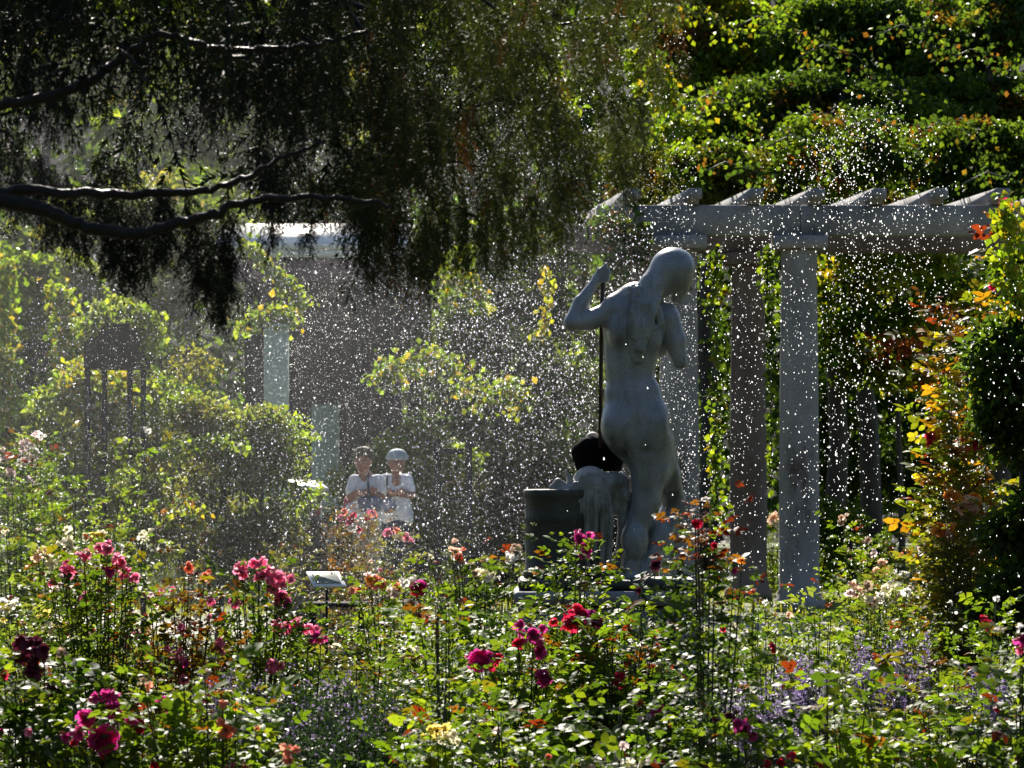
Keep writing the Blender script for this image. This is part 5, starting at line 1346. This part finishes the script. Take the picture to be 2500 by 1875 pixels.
    for k, (pv, pf) in enumerate(PR):
        ii = np.where(pi == k)[0]; m = len(ii)
        yaw = g.uniform(0, 6.28, m); tl = g.normal(size=m) * 0.3; tl2 = g.normal(size=m) * 0.2
        cz, sz = np.cos(yaw), np.sin(yaw)
        sc_ = g.uniform(0.7, 1.3, m) * big[ii]
        v = pv[None] * sc_[:, None, None]
        x, y, zz = v[..., 0], v[..., 1], v[..., 2]
        x, y = x * cz[:, None] - y * sz[:, None], x * sz[:, None] + y * cz[:, None]
        ct, s_ = np.cos(tl)[:, None], np.sin(tl)[:, None]
        x, zz = x * ct - zz * s_, x * s_ + zz * ct
        ct, s_ = np.cos(tl2)[:, None], np.sin(tl2)[:, None]
        y, zz = y * ct - zz * s_, y * s_ + zz * ct
        w3 = np.stack([x, y, zz], -1) + P[ii][:, None]
        VV.append(w3.reshape(-1, 3)); FF.append((pf[None] + (np.arange(m) * len(pv))[:, None, None]).reshape(-1, 3) + off)
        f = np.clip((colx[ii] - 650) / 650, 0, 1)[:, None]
        t = (c_shade * (1 - f) + c_ol * f) * g.uniform(0.4, 1.5, (m, 1))
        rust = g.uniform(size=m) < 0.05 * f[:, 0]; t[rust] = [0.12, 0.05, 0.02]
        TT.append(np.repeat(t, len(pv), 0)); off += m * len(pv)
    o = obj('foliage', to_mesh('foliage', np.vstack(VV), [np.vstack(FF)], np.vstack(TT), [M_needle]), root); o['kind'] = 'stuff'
conifer()

# ================================================================== SPRINKLER SPRAY
def drops():
    g = np.random.default_rng(99)
    L = []
    def topline(x):
        return np.interp(x, [1350, 1500, 1650, 1800, 1950, 2080, 2200, 2320, 2450, 2600], [660, 640, 560, 430, 300, 170, 200, 340, 560, 640])
    # right plume
    n = 36000
    px = g.uniform(1380, 2560, n); py = g.uniform(120, 1500, n)
    t = topline(px)
    a = np.clip((py - t) / 130, 0, 1) ** 1.2 * np.interp(px, [1380, 1500, 1950, 2150, 2350, 2560], [0.8, 0.95, 0.85, 0.6, 0.3, 0.14]) * np.interp(py, [100, 560, 900, 1300, 1500], [1.5, 1.1, 0.75, 0.5, 0.15])
    a *= 0.75 + 0.9 * np.array([mnoise.noise(Vector((x_ * 0.006, y_ * 0.004, 2.0))) for x_, y_ in zip(px, py)])
    k = g.uniform(size=n) < a * 0.62
    px, py = px[k], py[k]; n = len(px)
    D = g.uniform(21.0, 25.0, n) - (px - 1400) / 1100 * 2.0
    L.append((px, py, D, np.interp(px, [1380, 2500], [0.8, 1.35]) * g.lognormal(0, 0.42, n)))
    # fine wide curtain to the left
    n = 110000
    px = g.uniform(-60, 1700, n); py = g.uniform(60, 1560, n)
    a = np.interp(py, [60, 300, 560, 900, 1250, 1400, 1560], [0.35, 0.5, 0.9, 1, 0.75, 0.4, 0.1]) * np.interp(px, [0, 300, 700, 1400, 1700], [0.5, 0.6, 1, 0.8, 0.3])
    a = a * 0.98 * (0.85 + 0.9 * np.array([mnoise.noise(Vector((x_ * 0.005 + y_ * 0.002, y_ * 0.004, 5.0))) for x_, y_ in zip(px, py)]))
    k = g.uniform(size=n) < a
    px, py = px[k], py[k]; n = len(px)
    D = g.uniform(21.5, 31.5, n)
    L.append((px, py, D, np.interp(px, [0, 800, 1500], [0.45, 0.55, 0.75]) * g.lognormal(0, 0.5, n)))
    # few drops nearer than the statue
    n = 140
    L.append((g.uniform(900, 2500, n), g.uniform(500, 1700, n), g.uniform(16.5, 19.3, n), 1.8 * g.lognormal(0, 0.3, n)))
    px, py, D, r = (np.concatenate(x) for x in zip(*L))
    C = np.stack([(px - 1250) / F * D, D, EYE + (HOR - py) / F * D], 1)
    ok = C[:, 2] > 0.3
    # keep the drops out of the statue and its pedestal
    ok &= ~((np.abs(C[:, 0] - 0.6) < 0.55) & (np.abs(C[:, 1] - 20) < 0.5) & (C[:, 2] < 2.8))
    C, D, r = C[ok], D[ok], r[ok]
    R = r * 0.88 * D / F
    T = np.array([[1, 0, 0], [-1, 0, 0], [0, 1, 0], [0, -1, 0], [0, 0, 1], [0, 0, -1]], float)
    Fc = np.array([[4, 0, 2], [4, 2, 1], [4, 1, 3], [4, 3, 0], [5, 2, 0], [5, 1, 2], [5, 3, 1], [5, 0, 3]])
    n = len(C)
    st = np.stack([R, R, R * (1 + g.exponential(0.25, n))], 1)
    ang = g.uniform(-0.5, 0.5, n)
    v = T[None] * st[:, None]
    x, z = v[..., 0] * np.cos(ang)[:, None] - v[..., 2] * np.sin(ang)[:, None], v[..., 0] * np.sin(ang)[:, None] + v[..., 2] * np.cos(ang)[:, None]
    v = np.stack([x, v[..., 1], z], -1) + C[:, None]
    F_ = (Fc[None] + (np.arange(n) * 6)[:, None, None]).reshape(-1, 3)
    o = obj('water_spray', to_mesh('water_spray', v.reshape(-1, 3), [F_], None, [M_water], True))
    tag(o, 'sunlit spray of sprinkler water drops filling the air', kind='stuff')
    print('drops', n)
drops()
def mist():
    V, q = [], []
    c = W(420, 900, 28.5); rx, ry, rz = 3.6, 5.5, 2.35
    c[2] = max(c[2], rz + 0.05)
    n, m = 32, 16
    for i in range(1, m):
        for j in range(n):
            a = i / m * math.pi; t = j / n * 2 * math.pi
            V.append((rx * math.sin(a) * math.cos(t), ry * math.sin(a) * math.sin(t), rz * math.cos(a)))
    q = [[(i) * n + j, (i + 1) * n + j, (i + 1) * n + (j + 1) % n, i * n + (j + 1) % n] for i in range(m - 2) for j in range(n)]
    V += [(0, 0, rz), (0, 0, -rz)]; k = (m - 1) * n
    t = [[k, j, (j + 1) % n] for j in range(n)] + [[k + 1, (m - 2) * n + (j + 1) % n, (m - 2) * n + j] for j in range(n)]
    mt, nn, out = newmat('mist')
    pv = nn.nodes.new('ShaderNodeVolumePrincipled'); pv.inputs['Density'].default_value = 0.0022; pv.inputs['Color'].default_value = (0.95, 0.97, 1, 1); pv.inputs['Anisotropy'].default_value = 0.55
    nn.links.new(pv.outputs[0], out.inputs['Volume'])
    o = obj('mist', to_mesh('mist', V, [np.array(q), np.array(t)], None, [mt], True), None, tuple(c))
    tag(o, 'fine bright mist drifting from the sprinkler', kind='stuff')
mist()
print('objects', len(bpy.data.objects), 'tris', sum(len(m.polygons) for m in bpy.data.meshes))
